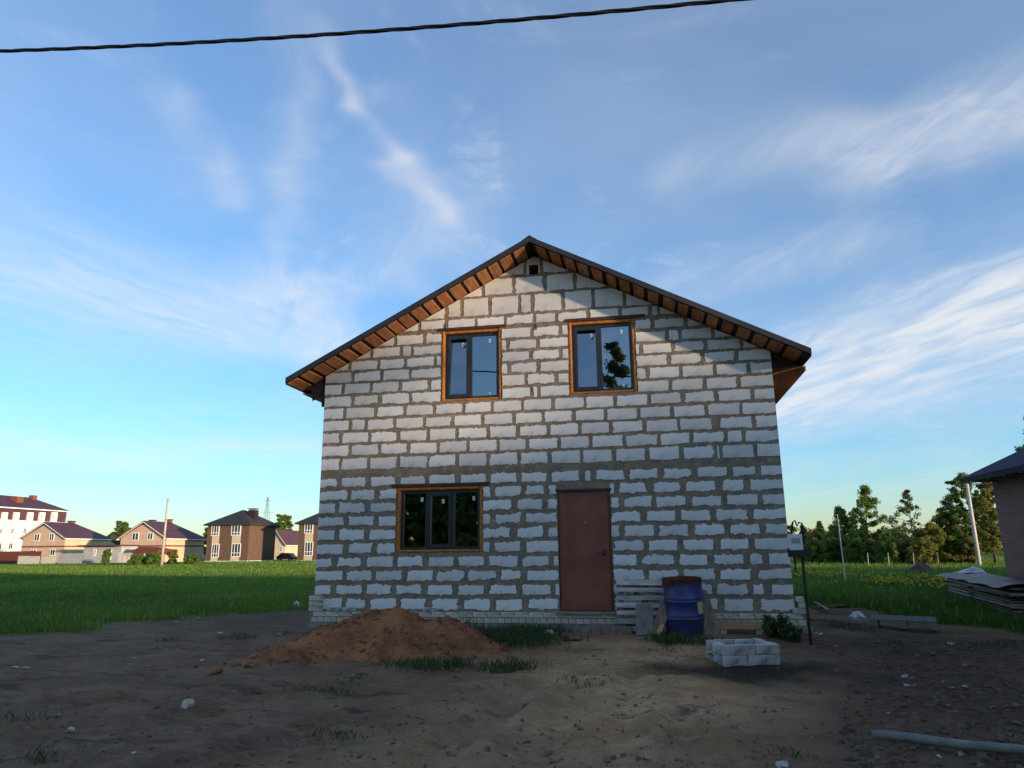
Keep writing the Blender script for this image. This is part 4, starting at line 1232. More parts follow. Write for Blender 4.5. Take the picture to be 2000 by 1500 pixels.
def lane_and_filter_trees():
    protos = []
    for k, dt in enumerate(LANE):
        protos.append(dt)
    made = {}

    def put(k, p, sc, lab, grp, rz):
        if k not in made:
            r = plant_tree('lane_tree', lab, 'tree', p, LANE[k], 'bark', 'leaf_green', grp); made[k] = r
        else:
            src = made[k]; r = src.copy(); COL.objects.link(r); r['label'] = lab; r['group'] = grp; r.location = p
            for ch in src.children:
                c = ch.copy(); COL.objects.link(c); c.parent = r
        r.scale = (sc, sc, sc); r.rotation_euler = (0, 0, rz)
    random.seed(77); A = Vector((11, -22.5, 0)); d = Vector((.91, .41, 0)); i = 0; s = 0
    while s < 74:
        p = A+d*s+Vector((random.uniform(-.6, .6), random.uniform(-.6, .6), 0)); put(i % 3+1, p, random.uniform(.90, 1.06), 'leafy tree in the row across the lane from the house', 'trees across the lane', random.random()*6)
        if s > 0 and i % 1 == 0:
            p2 = p+Vector((1.2, -2.4, 0)); put((i+1) % 3+1, p2, random.uniform(.78, .98), 'leafy tree in the row across the lane from the house', 'trees across the lane', random.random()*6)
        if 10 < s < 32: put(0, p+Vector((2.2, -4.4, 0)), random.uniform(.85, 1.1), 'tall thin-leaved tree added out of view to filter the sun on the facade', 'added thin trees filtering the facade sun', random.random()*6)  # unseen trees added to dim the direct sun on the upper facade
        s += random.uniform(1.9, 2.5); i += 1
    x = -34
    while x < 4:
        put(i % 3+1, Vector((x, -46+random.uniform(-2, 2), 0)), random.uniform(1.3, 1.7), 'leafy tree of the belt facing the house across the road', 'trees facing the house', random.random()*6); x += random.uniform(1.5, 2.2); i += 1


lane_and_filter_trees()
# the tall tree mirrored in the upper window
mx = CAM.copy(); mx.y = -mx.y
q = onY(1186, 700, .1); dd = (q-mx).normalized(); tpt = mx+dd*((-30-mx.y)/dd.y)
plant_tree('tall_birch', 'tall slender birch across the road from the front door', 'tree', (tpt.x, -30, 0), tree_data('birch', 14.4, 2.0, 77, .13, 2.4), 'birch_bark', 'leaf_dark')

# ------------------------------------------------------------------ grass, weeds, flowers
def blades(P, H, Wd, col, seed, lean=.45):
    r = np.random.default_rng(seed); n = len(P)
    a = r.random(n)*2*math.pi; u = np.stack([np.cos(a), np.sin(a), np.zeros(n)], 1); b = r.random(n)*2*math.pi
    L = np.stack([np.cos(b), np.sin(b), np.zeros(n)], 1)*(H*lean*r.random(n))[:, None]
    up = np.zeros((n, 3)); up[:, 2] = H
    V = np.stack([P-u*Wd[:, None]/2, P+u*Wd[:, None]/2, P+up*.62+L*.4+u*Wd[:, None]*.32, P+up+L], 1).reshape(-1, 3)
    base = np.arange(n)*4; Tt = np.stack([np.stack([base, base+1, base+2], 1), np.stack([base, base+2, base+3], 1)], 1).reshape(-1, 3)
    return V, Tt, np.repeat(col, 4)[:, None]*np.ones((1, 3))


def sample_field(n, px0, px1, d0, d1, seed, power=1.0):
    r = np.random.default_rng(seed); px = px0+(px1-px0)*r.random(n); t = r.random(n)**power
    dist = np.exp(math.log(d0)+(math.log(d1)-math.log(d0))*t)
    ang = np.arctan((px-1000)/F_PX/math.cos(PITCH)); hx = FH.x*np.cos(ang)+R0.x*np.sin(ang); hy = FH.y*np.cos(ang)+R0.y*np.sin(ang)
    return CAM.x+hx*dist, CAM.y+hy*dist, dist


def zlook(x, y):
    i = np.clip(np.searchsorted(GX, x)-1, 0, len(GX)-2); j = np.clip(np.searchsorted(GY, y)-1, 0, len(GY)-2)
    u = (x-GX[i])/(GX[i+1]-GX[i]); v = (y-GY[j])/(GY[j+1]-GY[j])
    return (ZZ[j, i]*(1-u)+ZZ[j, i+1]*u)*(1-v)+(ZZ[j+1, i]*(1-u)+ZZ[j+1, i+1]*u)*v


def grass_weight_at(x, y):
    i = np.clip(np.searchsorted(GX, x), 0, len(GX)-1); j = np.clip(np.searchsorted(GY, y), 0, len(GY)-1); return GW[j, i]


GW = grass_w(XX, YY)


def field(name, label, n, px0, px1, d0, d1, seed, hmul):
    x, y, d = sample_field(n, px0, px1, d0, d1, seed)
    w = grass_weight_at(x, y); r = np.random.default_rng(seed+1); k = r.random(n) < (w-.35)*1.6
    k &= ~((np.abs(x) < 4.7) & (y > -.4) & (y < 9.5))
    x, y, d = x[k], y[k], d[k]
    patch = vn(x, y, .35, 3.3, 3)*.5+vn(x, y, .06, 8.8, 2)*.6
    H = (.10+.13*r.random(len(x))**2+.05*np.clip(patch, -1, 1))*hmul*(1+np.clip(d-30, 0, 80)*.006); H = np.clip(H, .05, 1)*np.where(r.random(len(x)) < .02, 1.5, 1.0)
    P = np.stack([x, y, zlook(x, y)-.01], 1)
    V, Tt, C = blades(P, H, .007+.0011*d, np.clip(.5+patch*.75+.22*r.normal(size=len(x)), 0, 1), seed+2)
    C[:, 1] = np.repeat((r.random(len(x)) < .05+.10*np.clip(vn(x, y, .22, 6.1, 2), 0, 1)).astype(float), 4)
    o = np_mesh(name, V, Tt, 'grass', C); tag(o, label, 'grass', None, 'stuff')


field('meadow_grass', 'green meadow grass running from the yard to the far houses', 240000, -160, 650, 9, 125, 11, .8)
field('field_grass', 'longer green grass of the field beside the brick house', 165000, 1400, 2160, 12, 90, 21, 1.35)


def weed_patch(name, label, spots, seed, m='weed', n=90, hh=.2, spread=.3, wd=.009):
    r = np.random.default_rng(seed); P = []
    for px, py, k in spots:
        c = GG(px, py); q = r.normal(size=(int(n*k), 2))*spread*math.sqrt(k)
        for a, b in q:
            x, y = c.x+a, c.y+b*.8
            if y > -.15 and abs(x) < 4.6: continue
            z = gh(x, y)
            hx, hy, hz = HEAP; i = int((x-hx[0, 0])/(hx[0, -1]-hx[0, 0])*(hx.shape[1]-1)); j = int((y-hy[0, 0])/(hy[-1, 0]-hy[0, 0])*(hy.shape[0]-1))
            if 0 <= i < hx.shape[1] and 0 <= j < hx.shape[0]: z = max(z, hz[j, i])
            P.append((x, y, z-.01))
    P = np.array(P); H = hh*(.5+r.random(len(P))); V, Tt, C = blades(P, H, np.full(len(P), wd), r.random(len(P)), seed, .8)
    o = np_mesh(name, V, Tt, m, C); tag(o, label, 'weeds', None, 'stuff')


weed_patch('heap_weeds', 'low green weeds growing at the foot of the orange heap', [(850, 1302, .7), (808, 1306, .35), (886, 1302, .3), (992, 1306, .5), (985, 1315, .3)], 41, hh=.10, n=420)
weed_patch('wall_weeds', 'green weeds along the plinth between heap and door', [(1000, 1240, 1.2), (1040, 1236, 1.2), (1010, 1262, .9), (1075, 1228, .7), (1060, 1255, .7), (960, 1262, .5)], 42, hh=.12, n=420)
def leafy_weed(px, py, h, r, label, seed, m='weed'):
    """a bushy weed: several stems with small leaves"""
    c = on_ground(GG(px, py)); rd = random.Random(seed); root = thing('leafy_weed', label, 'weed', c); st = MB(); cen = []
    for i in range(16):
        a = rd.random()*6.28; R = r*rd.random()**.6; H = h*rd.uniform(.5, 1.05)*(1.1-.5*R/r)
        e = c+Vector((math.cos(a)*R, math.sin(a)*R, H)); b0 = c+Vector((math.cos(a)*R*.35, math.sin(a)*R*.35, -.02)); st.tube([b0, b0.lerp(e, .5)+Vector((0, 0, .03)), e], [.005, .004, .002], 4, False)
        for k in range(9): f = .2+.8*k/8; cen.append(tuple(b0.lerp(e, f)-c))
    st.build('stems', 'leaf_stem', root, fix=False)
    V, Q, C = leaf_cloud(cen, [.05]*len(cen), [5]*len(cen), .055, seed, .7); np_mesh('leaves', V, Q, m, C, root, c, quads=True)


mat('leaf_stem', (.10, .13, .05), None, rough=.8)
leafy_weed(1512, 1244, .42, .26, 'bushy green weed growing against the plinth by the right house corner', 5)
leafy_weed(1548, 1256, .24, .20, 'low spreading weed at the foot of the meter post', 6)
leafy_weed(1107, 1226, .26, .12, 'small upright weed beside the door step', 7)
weed_patch('drum_weeds', 'green tufts round the foot of the drum and boards', [(1320, 1256, .8), (1300, 1258, .5), (1385, 1262, .5), (1108, 1222, .5)], 44, hh=.12, n=300, spread=.18)
weed_patch('yard_tufts', 'scattered grass tufts in the bare yard', [(1146, 1342, .4), (1465, 1335, .15), (1300, 1305, .25), (1305, 1275, .2), (450, 1245, .5), (560, 1240, .3), (330, 1252, .5), (480, 1250, .5), (40, 1405, .35), (640, 1440, .5), (690, 1330, .3), (600, 1352, .4), (660, 1352, .4), (1750, 1262, .5), (1770, 1275, .6), (1930, 1262, .8), (1980, 1258, 1.2), (1640, 1225, .8), (1680, 1232, .7), (1620, 1215, .9), (1660, 1222, .9), (1540, 1475, .15), (80, 1480, .3)], 45, hh=.055, n=260, spread=.22, wd=.006)


def flowers():
    r = np.random.default_rng(9); P = []
    for px, py, k, sx in ((1618, 1137, 60, .7), (1640, 1136, 40, .5), (1702, 1136, 25, .4), (1735, 1148, 50, .45), (1752, 1150, 70, .4), (1722, 1146, 25, .3), (1796, 1140, 40, .35), (1795, 1160, 40, .3), (1840, 1150, 70, .45), (1855, 1158, 25, .3), (1868, 1166, 30, .3), (1700, 1165, 12, .3), (1975, 1190, 15, .3), (1560, 1136, 12, .5)):
        c = G(px, py)
        for _ in range(int(k*.55)): x, y = c.x+r.normal()*sx, c.y+r.normal()*sx*.9; P.append((x, y, gh(x, y)))
    P = np.array(P); n = len(P); hgt = .24+.2*r.random(n); P2 = P.copy(); P2[:, 2] += hgt
    V, Q, C = leaf_cloud([tuple(p) for p in P2], [.055]*n, [6]*n, .05, 3, .6); o = np_mesh('yellow_flowers', V, Q, 'flower', C, quads=True); tag(o, 'patches of small yellow wildflowers in the field grass', 'flowers', None, 'stuff')
    V, Tt, C = blades(np.repeat(P, 3, 0), np.repeat(hgt, 3), np.full(3*n, .02), r.random(3*n), 5, .2); o = np_mesh('flower_stems', V, Tt, 'weed', C); tag(o, 'leafy green stems carrying the yellow wildflowers', 'stems', None, 'stuff')


flowers()

# ------------------------------------------------------------------ right-hand side
def brick_house():
    d = ray(1958, 1068); d.z = 0; d.normalize()
    D = 22.5; c = CAM+d*D                      # back left wall corner
    X0, Yb = c.x, c.y; Yf = Yb-13; e = .52
    ze = onY(1881, 936, Yb+.7).z
    root = thing('brick_house', 'single-storey brown brick house with dark blue hipped metal roof', 'house', (X0, Yb, 0))
    m = bpy.data.materials.new('facing_brick'); m.use_nodes = True; MATS['facing_brick'] = m; t = NT(m.node_tree); b = t.n['Principled BSDF']
    tc = t.new('ShaderNodeTexCoord'); sp = t.new('ShaderNodeSeparateXYZ'); t.put(sp.inputs[0], tc.outputs['Object']); cb = t.new('ShaderNodeCombineXYZ')
    t.put(cb.inputs[0], t.math('ADD', sp.outputs[0], sp.outputs[1])); t.put(cb.inputs[1], sp.outputs[2])
    bk = t.new('ShaderNodeTexBrick'); t.put(bk.inputs['Vector'], cb.outputs[0]); bk.inputs['Color1'].default_value = (.33, .145, .11, 1); bk.inputs['Color2'].default_value = (.25, .115, .09, 1)
    bk.inputs['Mortar'].default_value = (.16, .12, .11, 1); bk.inputs['Scale'].default_value = 1; bk.inputs['Brick Width'].default_value = .26; bk.inputs['Row Height'].default_value = .075; bk.inputs['Mortar Size'].default_value = .008
    t.l.new(bk.outputs[0], b.inputs['Base Color']); b.inputs['Roughness'].default_value = .9
    MB().span((X0, Yf, -.2), (X0+9.5, Yb, ze+.02)).build('wall', 'facing_brick', root)
    xl, xr, yf, yb = X0-e, X0+9.5+e, Yf-e, Yb+e+.1; h = ze; rz = ze+2.9; mx_ = (xl+xr)/2
    r1, r2 = (mx_, yf+5, rz), (mx_, yb-5, rz); C4 = [(xl, yf, h), (xr, yf, h), (xr, yb, h), (xl, yb, h)]
    lo = [(x, y, z-.05) for x, y, z in C4]
    rf = MB().add(C4+[r1, r2]+lo, [(0, 1, 4), (1, 2, 5, 4), (2, 3, 5), (3, 0, 4, 5), (0, 6, 7, 1), (1, 7, 8, 2), (2, 8, 9, 3), (3, 9, 6, 0), (6, 9, 8, 7)]).build('roof', 'blue_roof', root)
    y = Yf
    while y < yb-.2:                          # rafter ends under the eave
        MB().span((xl+.02, y, h-.16), (X0+.02, y+.05, h-.055)).build('rafter_end', 'old_wood', rf); y += .8
    MB().span((xl+.006, yf+.01, h-.13), (xl+.03, yb-.01, h-.045)).build('fascia', 'membrane', rf)


brick_house()


def timber_stack():
    a, b = G(1922, 1170), G(2030, 1200); d = (b-a); d.z = 0; L = d.length+2.0; d.normalize(); n = Vector((-d.y, d.x, 0))
    if n.dot(FH) < 0: n = -n
    p = onY(1875, 1118, a.y).z
    root = thing('timber_stack', 'long stack of weathered boards under dark sheeting beside the brick house', 'timber stack', (a.x, a.y, 0)); ang = math.atan2(d.y, d.x); Rz = Matrix.Rotation(ang, 3, 'Z')
    random.seed(12); H = .62; layers = 8
    for k in range(layers):
        z = .10+k*(H-.08)/layers
        for j in range(3):
            off = random.uniform(-.12, .2); c = a+d*(L/2+off)+n*(.14+j*.30)+Vector((0, 0, z+.02))
            MB().box(c, (L+random.uniform(-.3, .1), .27, .036), Rz @ Matrix.Rotation(random.uniform(-.008, .008), 3, 'Y'), .006).build('board', 'old_wood' if (k+j) % 3 else 'brown_wood', root)
        if k % 2 == 0:
            for s in (.25, L/2, L-.4): MB().box(a+d*s+n*.5+Vector((0, 0, z-.03)), (.05, .95, .042), Rz).build('spacer', 'brown_wood', root)
    vs = []; fs = []; nn = 26; mm = 6
    for i in range(nn+1):
        for j in range(mm+1):
            s = i/nn; q = a+d*(L*s)+n*(-.05+1.12*j/mm); z = H+.09+.05*noise.noise(Vector((s*7, j*.5, 2)))-(.07 if j in (0, mm) else 0); vs.append((q.x, q.y, z))
    for i in range(nn):
        for j in range(mm): k = i*(mm+1)+j; fs.append((k, k+1, k+mm+2, k+mm+1))
    cv = MB().add(vs, fs).build('cover_sheet', 'dark_tarp', root, smooth=True)
    vs = []; fs = []
    for i in range(7):
        for j in range(7):
            q = a+d*(-.10+.62*i/6)+n*(-.06+.7*j/6); vs.append((q.x, q.y, H+.10+.17*max(0, 1-abs(i-2)/3.2)*max(0, 1-abs(j-2)/4)+.05*noise.noise(Vector((i*.9, j*.9, 5)))))
    for i in range(6):
        for j in range(6): fs.append((i*7+j, i*7+j+1, i*7+j+8, i*7+j+7))
    MB().add(vs, fs).build('white_sheet', 'tarp', root)
    MB().box(a+d*(L/2)+n*(-.06)+Vector((0, 0, H+.04)), (L, .012, .05), Rz, .004).build('sheet_edge', 'old_wood', root)


timber_stack()


def earth_mound(px, py, w, h, label, m):
    c = G(px, py); n = 30; vs = []; fs = []
    for i in range(n+1):
        for j in range(n+1):
            x, y = (i/n-.5)*2.4*w, (j/n-.5)*2.4*w; r = math.hypot(x/w, y/w); z = h*max(0, 1-r)**.8*(1+.3*noise.noise(Vector((x*3, y*3, px))))+.08*noise.noise(Vector((x*6, y*6, 4)))-.10*max(0, r-.9)-.03
            vs.append((c.x+x, c.y+y, gh(c.x+x, c.y+y)+z))
    for i in range(n):
        for j in range(n): k = i*(n+1)+j; fs.append((k, k+1, k+n+2, k+n+1))
    tag(MB().add(vs, fs).build('earth_mound', m, None, smooth=True, origin=c), label, 'soil heap')


mat('dark_earth', (.055, .038, .03), (.09, .06, .045), 3, .97, .8, 12, bdist=.05)
earth_mound(1800, 1123, .95, .72, 'dark brown earth mound standing in the field grass', 'dark_earth')

for i, (pa, pb, w, lab) in enumerate((((1592, 1196), (1668, 1184), .10, 'long thin grey board lying in the grass past the house corner'), ((1600, 1204), (1690, 1196), .12, 'dark wet board lying beside the thin grey one'), ((1594, 1186), (1618, 1204), .07, 'short crossed stick at the end of the lying boards'), ((1625, 1207), (1660, 1204), .09, 'short board scrap behind the white sack'))):
    a, b = G(*pa), G(*pb); board('lying_board', on_ground(a, .03+.02*i), on_ground(b, .035+.02*i), w, .025, 'brown_wood' if i != 2 else 'old_wood', lab, 'board')
for i, px in enumerate((1693, 1733, 1782, 1796, 1812, 1829)):
    d = ray(px, 1078); d.z = 0; d.normalize(); p = on_ground(CAM+d*(60+i*.5))
    o = MB().tube([p-Vector((0, 0, .2)), p+Vector((.03, 0, 1.05))], [.035, .03], 7).build('fence_post', 'old_wood', None, origin=p); tag(o, 'pale wooden fence post in front of the tree line', 'post', 'pale fence posts before the trees')


def utility_pole(px, pyb, pyt, label, m, D=None):
    if D is None: b = G(px, pyb)
    else: d = ray(px, 1078); d.z = 0; d.normalize(); b = CAM+d*D
    b = on_ground(b); rt = ray(px, pyt); Dh = math.hypot(b.x-CAM.x, b.y-CAM.y)
    h = CAM.z+Dh*rt.z/math.hypot(rt.x, rt.y)
    root = thing('utility_pole', label, 'utility pole', b)
    MB().tube([b-Vector((0, 0, .5)), b+Vector((0, 0, h*.5)), b+Vector((0, 0, h-b.z))], [.15, .125, .10], 10).build('pole', m, root, smooth=True)
    MB().tube([b+Vector((-.25, 0, h-b.z-.25)), b+Vector((.25, 0, h-b.z-.25))], .03, 6).build('insulator_arm', 'galvanised', root)


utility_pole(318, 1107, 973, 'pale wooden utility pole standing alone in the meadow', 'pole_wood', 92)
utility_pole(1909, 1100, 944, 'white concrete utility pole behind the eave of the brick house', 'pole_concrete', 62)
d = ray(1645, 1078); d.z = 0; d.normalize(); b = on_ground(CAM+d*33); rt = ray(1642, 1004)
o = MB().tube([b-Vector((0, 0, .2)), b+Vector((-.03, 0, CAM.z+33*rt.z/math.hypot(rt.x, rt.y)-b.z))], [.028, .018], 6).build('thin_mast', 'pole_concrete', None, origin=b); tag(o, 'very thin pale mast standing in the field before the slim birch', 'mast')

# ------------------------------------------------------------------ overhead cable
def overhead():
    Y = -7.2; pts = [onY(x, y, Y) for x, y in ((0, 100), (280, 88), (610, 71), (900, 48), (1200, 20), (1460, -2))]
    A = np.polyfit([p.x for p in pts], [p.z for p in pts], 2)
    x0, x1 = -24.0, 19.0; path = []
    n = 340
    for i in range(n+1):
        x = x0+(x1-x0)*i/n; path.append(Vector((x, Y, float(np.polyval(A, x)))))
    root = thing('overhead_cable', 'black twisted overhead cable crossing above the yard', 'cable', path[n//2])
    for k in range(3):
        q = []
        for i, p in enumerate(path):
            a = i*.75+k*2.094; q.append(p+Vector((0, math.cos(a)*.0105, math.sin(a)*.0105)))
        MB().tube(q, .0115, 5, True).build('strand', 'cable', root, smooth=True, fix=False)
    for i, x in enumerate((x0, x1)):
        z = float(np.polyval(A, x)); b = Vector((x, Y, gh(x, Y)))
        r = thing('street_pole', ('concrete pole holding the meadow end of the overhead cable', 'concrete pole holding the lane end of the overhead cable')[i], 'utility pole', b)
        MB().tube([b-Vector((0, 0, .6)), Vector((x, Y, z+.25))], [.16, .10], 10).build('pole', 'pole_concrete', r, smooth=True)


overhead()

# ------------------------------------------------------------------ far houses
def wall_px(px, Y): return onY(px, 1078, Y).x


def side_depth(pxc, Y, px_back):             # depth of a side wall starting at corner (pxc, Y) whose back edge shows at px_back
    X = wall_px(pxc, Y); lo, hi = Y, Y+60
    for _ in range(40):
        m = (lo+hi)/2
        if wall_px(px_back, m) < X: hi = m
        else: lo = m
    return (lo+hi)/2


def far_window(root, px0, py0, px1, py1, Y, panes=2, transom=False):
    a, b = onY(px0, py1, Y), onY(px1, py0, Y); a, b = Vector((min(a.x, b.x), 0, a.z)), Vector((max(a.x, b.x), 0, b.z)); f = .13
    mb = MB(); mb.span((a.x, Y-.06, a.z), (a.x+f, Y+.02, b.z)); mb.span((b.x-f, Y-.06, a.z), (b.x, Y+.02, b.z)); mb.span((a.x+f, Y-.06, a.z), (b.x-f, Y+.02, a.z+f)); mb.span((a.x+f, Y-.06, b.z-f), (b.x-f, Y+.02, b.z))
    for i in range(1, panes): x = a.x+(b.x-a.x)*i/panes; mb.span((x-f*.4, Y-.058, a.z+f), (x+f*.4, Y+.02, b.z-f))
    if transom: z = a.z+(b.z-a.z)*.3; mb.span((a.x+f, Y-.056, z-f*.4), (b.x-f, Y+.018, z+f*.4))
    w = mb.build('window', 'trim_white', root)
    MB().span((a.x+.01, Y-.03, a.z+.01), (b.x-.01, Y-.01, b.z-.01)).build('pane', 'dark_glass', w)


def gable_house(name, label, pxl, pxr, py_eave, py_ap, px_ridge_end, px_back, Y, m_front, m_side, m_roof, wins, chims, belt=None):
    X0, X1 = wall_px(pxl, Y), wall_px(pxr, Y); Yb = side_depth(pxr, Y, px_back); Xm = (X0+X1)/2
    ze = onY(pxr, py_eave, Y).z; za = onY((pxl+pxr)/2, py_ap, Y).z
    root = thing(name, label, 'house', (Xm, Y, 0))
    MB().prism([(X0, Y, -.3), (X1, Y, -.3), (X1, Y, ze), (Xm, Y, za-.2), (X0, Y, ze)], (0, .3, 0)).build('front_wall', m_front, root)
    MB().span((X0+.01, Y+.3, -.3), (X1-.004, Yb, ze)).build('wall', m_side, root)
    Yr = max(Y+1.5, Yb-(Xm-X0)*.95); o = .45; sl = (za-ze)/(Xm-X0); xl, xr = X0-o, X1+o; zl = ze-o*sl; t = .16
    A = [(xl, Y-o, zl), (Xm, Y-o, za), (xr, Y-o, zl), (xl, Yb+o, zl), (Xm, Yr, za), (xr, Yb+o, zl)]
    B = [(x, y, z+t) for x, y, z in A]
    rf = MB().add(A+B, [(6, 7, 10, 9), (7, 8, 11, 10), (9, 10, 11), (0, 3, 4, 1), (1, 4, 5, 2), (3, 5, 4), (0, 1, 7, 6), (1, 2, 8, 7), (2, 5, 11, 8), (5, 3, 9, 11), (3, 0, 6, 9)]).build('roof', m_roof, root)
    for s in (xl, xr): MB().span((s-.03, Y-o, zl-.12), (s+.03, Yb+o, zl+.05)).build('gutter', 'trim_white', rf)
    MB().prism([(xl, Y-o-.03, zl+.02), (Xm, Y-o-.03, za+.02), (xr, Y-o-.03, zl+.02), (xr, Y-o-.03, zl-.12), (Xm, Y-o-.03, za-.12), (xl, Y-o-.03, zl-.12)], (0, .025, 0)).build('barge_board', 'trim_white', rf)
    for px, py, yy in chims:
        p = onY(px, py, Y+yy); MB().span((p.x-.45, Y+yy-.4, ze), (p.x+.45, Y+yy+.4, p.z)).build('chimney', 'red_brick', rf); MB().span((p.x-.55, Y+yy-.5, p.z+.002), (p.x+.55, Y+yy+.5, p.z+.16)).build('chimney_cap', 'black_roof', rf)
    for w in wins: far_window(root, *w[:4], Y, *w[4:])
    if belt:
        z = onY(pxr, belt, Y).z; MB().span((X0-.04, Y-.05, z-.13), (X1+.04, Y+.0, z+.13)).build('belt_course', 'red_brick', root); MB().span((X1-.01, Y+.002, z-.13), (X1+.045, Yb, z+.13)).build('belt_course', 'red_brick', root)
    return root, X0, X1, Yb


gable_house('gable_house', 'peach gabled house with maroon roof in front of the white apartment block', 41, 124, 1049, 1021, 172, 209, 98, 'pink_wall', 'cream_wall', 'maroon_roof',
            [(66, 1042, 79, 1057), (95, 1041, 107, 1057), (97, 1072, 109, 1086), (58, 1073, 72, 1086)], [(140, 1019, 8)], 1067)
gable_house('gable_house', 'peach gabled house with maroon roof behind the wooden utility pole', 233, 322, 1049, 1019, 355, 397, 98, 'pink_wall', 'cream_wall', 'maroon_roof',
            [(257, 1040, 272, 1056), (287, 1040, 300, 1055), (290, 1073, 299, 1088)], [(298, 1017, 9), (330, 1016, 7)], 1066)
gable_house('gable_house', 'distant house with dark blue-maroon roof between the two peach gabled houses', 196, 240, 1058, 1040, 240, 250, 125, 'cream_wall', 'cream_wall', 'maroon_roof', [], [])
gable_house('gable_house', 'small cream house with maroon roof between the two brown hipped houses', 520, 556, 1060, 1036, 575, 610, 128, 'cream_wall', 'cream_wall', 'maroon_roof', [(546, 1066, 553, 1078)], [])


def hip_house(label, pxl, pxr, py_eave, py_top, px_back, Y, columns, chim, porch=False):
    X0, X1 = wall_px(pxl, Y), wall_px(pxr, Y); Yb = side_depth(pxr, Y, px_back) if px_back else Y+11; ze = onY(pxr, py_eave, Y).z
    root = thing('hipped_house', label, 'house', ((X0+X1)/2, Y, 0))
    MB().span((X0, Y, -.3), (X1, Yb, ze)).build('wall', 'brown_brick', root)
    Yc = (Y+Yb)/2; Xm = (X0+X1)/2; zt = onY((pxl+pxr)/2+8, py_top, Yc).z; o = .55
    xl, xr, yf, yb = X0-o, X1+o, Y-o, Yb+o; h = abs((xr-xl)-(yb-yf))/2
    if (xr-xl) > (yb-yf): r1, r2 = (Xm-h, Yc, zt), (Xm+h, Yc, zt)
    else: r1, r2 = (Xm, Yc-h, zt), (Xm, Yc+h, zt)
    c = [(xl, yf, ze), (xr, yf, ze), (xr, yb, ze), (xl, yb, ze)]; lo = [(x, y, ze-.22) for x, y, z in c]
    side = [(0, 1, 4), (1, 2, 5, 4), (2, 3, 5), (3, 0, 4, 5)] if (yb-yf) >= (xr-xl) else [(0, 1, 5, 4), (1, 2, 5), (2, 3, 4, 5), (3, 0, 4)]
    rf = MB().add(c+[r1, r2]+lo, side+[(0, 6, 7, 1), (1, 7, 8, 2), (2, 8, 9, 3), (3, 9, 6, 0), (6, 9, 8, 7)]).build('roof', 'black_roof', root)
    if chim:
        px0, px1, py = chim; p = onY((px0+px1)/2, py, Yc-1); hw = (px1-px0)/2/F_PX*(Yc-CAM.y)*1.02
        MB().span((p.x-hw, Yc-1.6, ze), (p.x+hw, Yc-.4, p.z)).build('chimney', 'membrane', rf); MB().span((p.x-hw-.1, Yc-1.7, p.z+.25), (p.x+hw+.1, Yc-.3, p.z+.36)).build('chimney_cap', 'galvanised', rf)
        MB().span((p.x-hw+.1, Yc-1.5, p.z+.001), (p.x+hw-.1, Yc-.5, p.z+.248)).build('chimney_neck', 'galvanised', rf)
    for a, b, py in columns:
        A, B = onY(a, 1092, Y), onY(b, py[0], Y); MB().span((A.x, Y-.035, -.2), (B.x, Y+.01, B.z+.12)).build('render_panel', 'cream_wall', root)
        far_window(root, a+1, py[0], b-1, py[1], Y-.03, 3, True); far_window(root, a+1, py[2], b-1, py[3], Y-.03, 3, True)
    MB().span((X0-.06, Y-.12, -.3), (X1+.06, Yb, .35)).build('base_course', 'trim_white', root)


hip_house('brown brick house with dark hipped roof and wide chimney at the meadow edge', 402, 484, 1023, 997, 536, 100, [(411, 430, (1026, 1047, 1062, 1089)), (450, 472, (1025, 1046, 1061, 1088))], (487, 503, 997))
hip_house('brown brick hipped house half hidden by the block house wall', 581, 668, 1020, 993, None, 100, [(593, 613, (1021, 1042, 1058, 1086))], None)


def onX(px, py, X):
    d = ray(px, py); return CAM + d*((X-CAM.x)/d.x)


def side_window(root, px0, py0, px1, py1, X, panes=2):
    a, b = onX(px0, py1, X), onX(px1, py0, X); y0, y1 = min(a.y, b.y), max(a.y, b.y); f = .13; z0, z1 = a.z, b.z
    mb = MB(); mb.span((X-.02, y0, z0), (X+.06, y0+f, z1)); mb.span((X-.02, y1-f, z0), (X+.06, y1, z1)); mb.span((X-.02, y0+f, z0), (X+.06, y1-f, z0+f)); mb.span((X-.02, y0+f, z1-f), (X+.06, y1-f, z1))
    for i in range(1, panes): y = y0+(y1-y0)*i/panes; mb.span((X-.02, y-f*.4, z0+f), (X+.058, y+f*.4, z1-f))
    w = mb.build('window', 'trim_white', root); MB().span((X+.01, y0+.01, z0+.01), (X+.03, y1-.01, z1-.01)).build('pane', 'dark_glass', w)


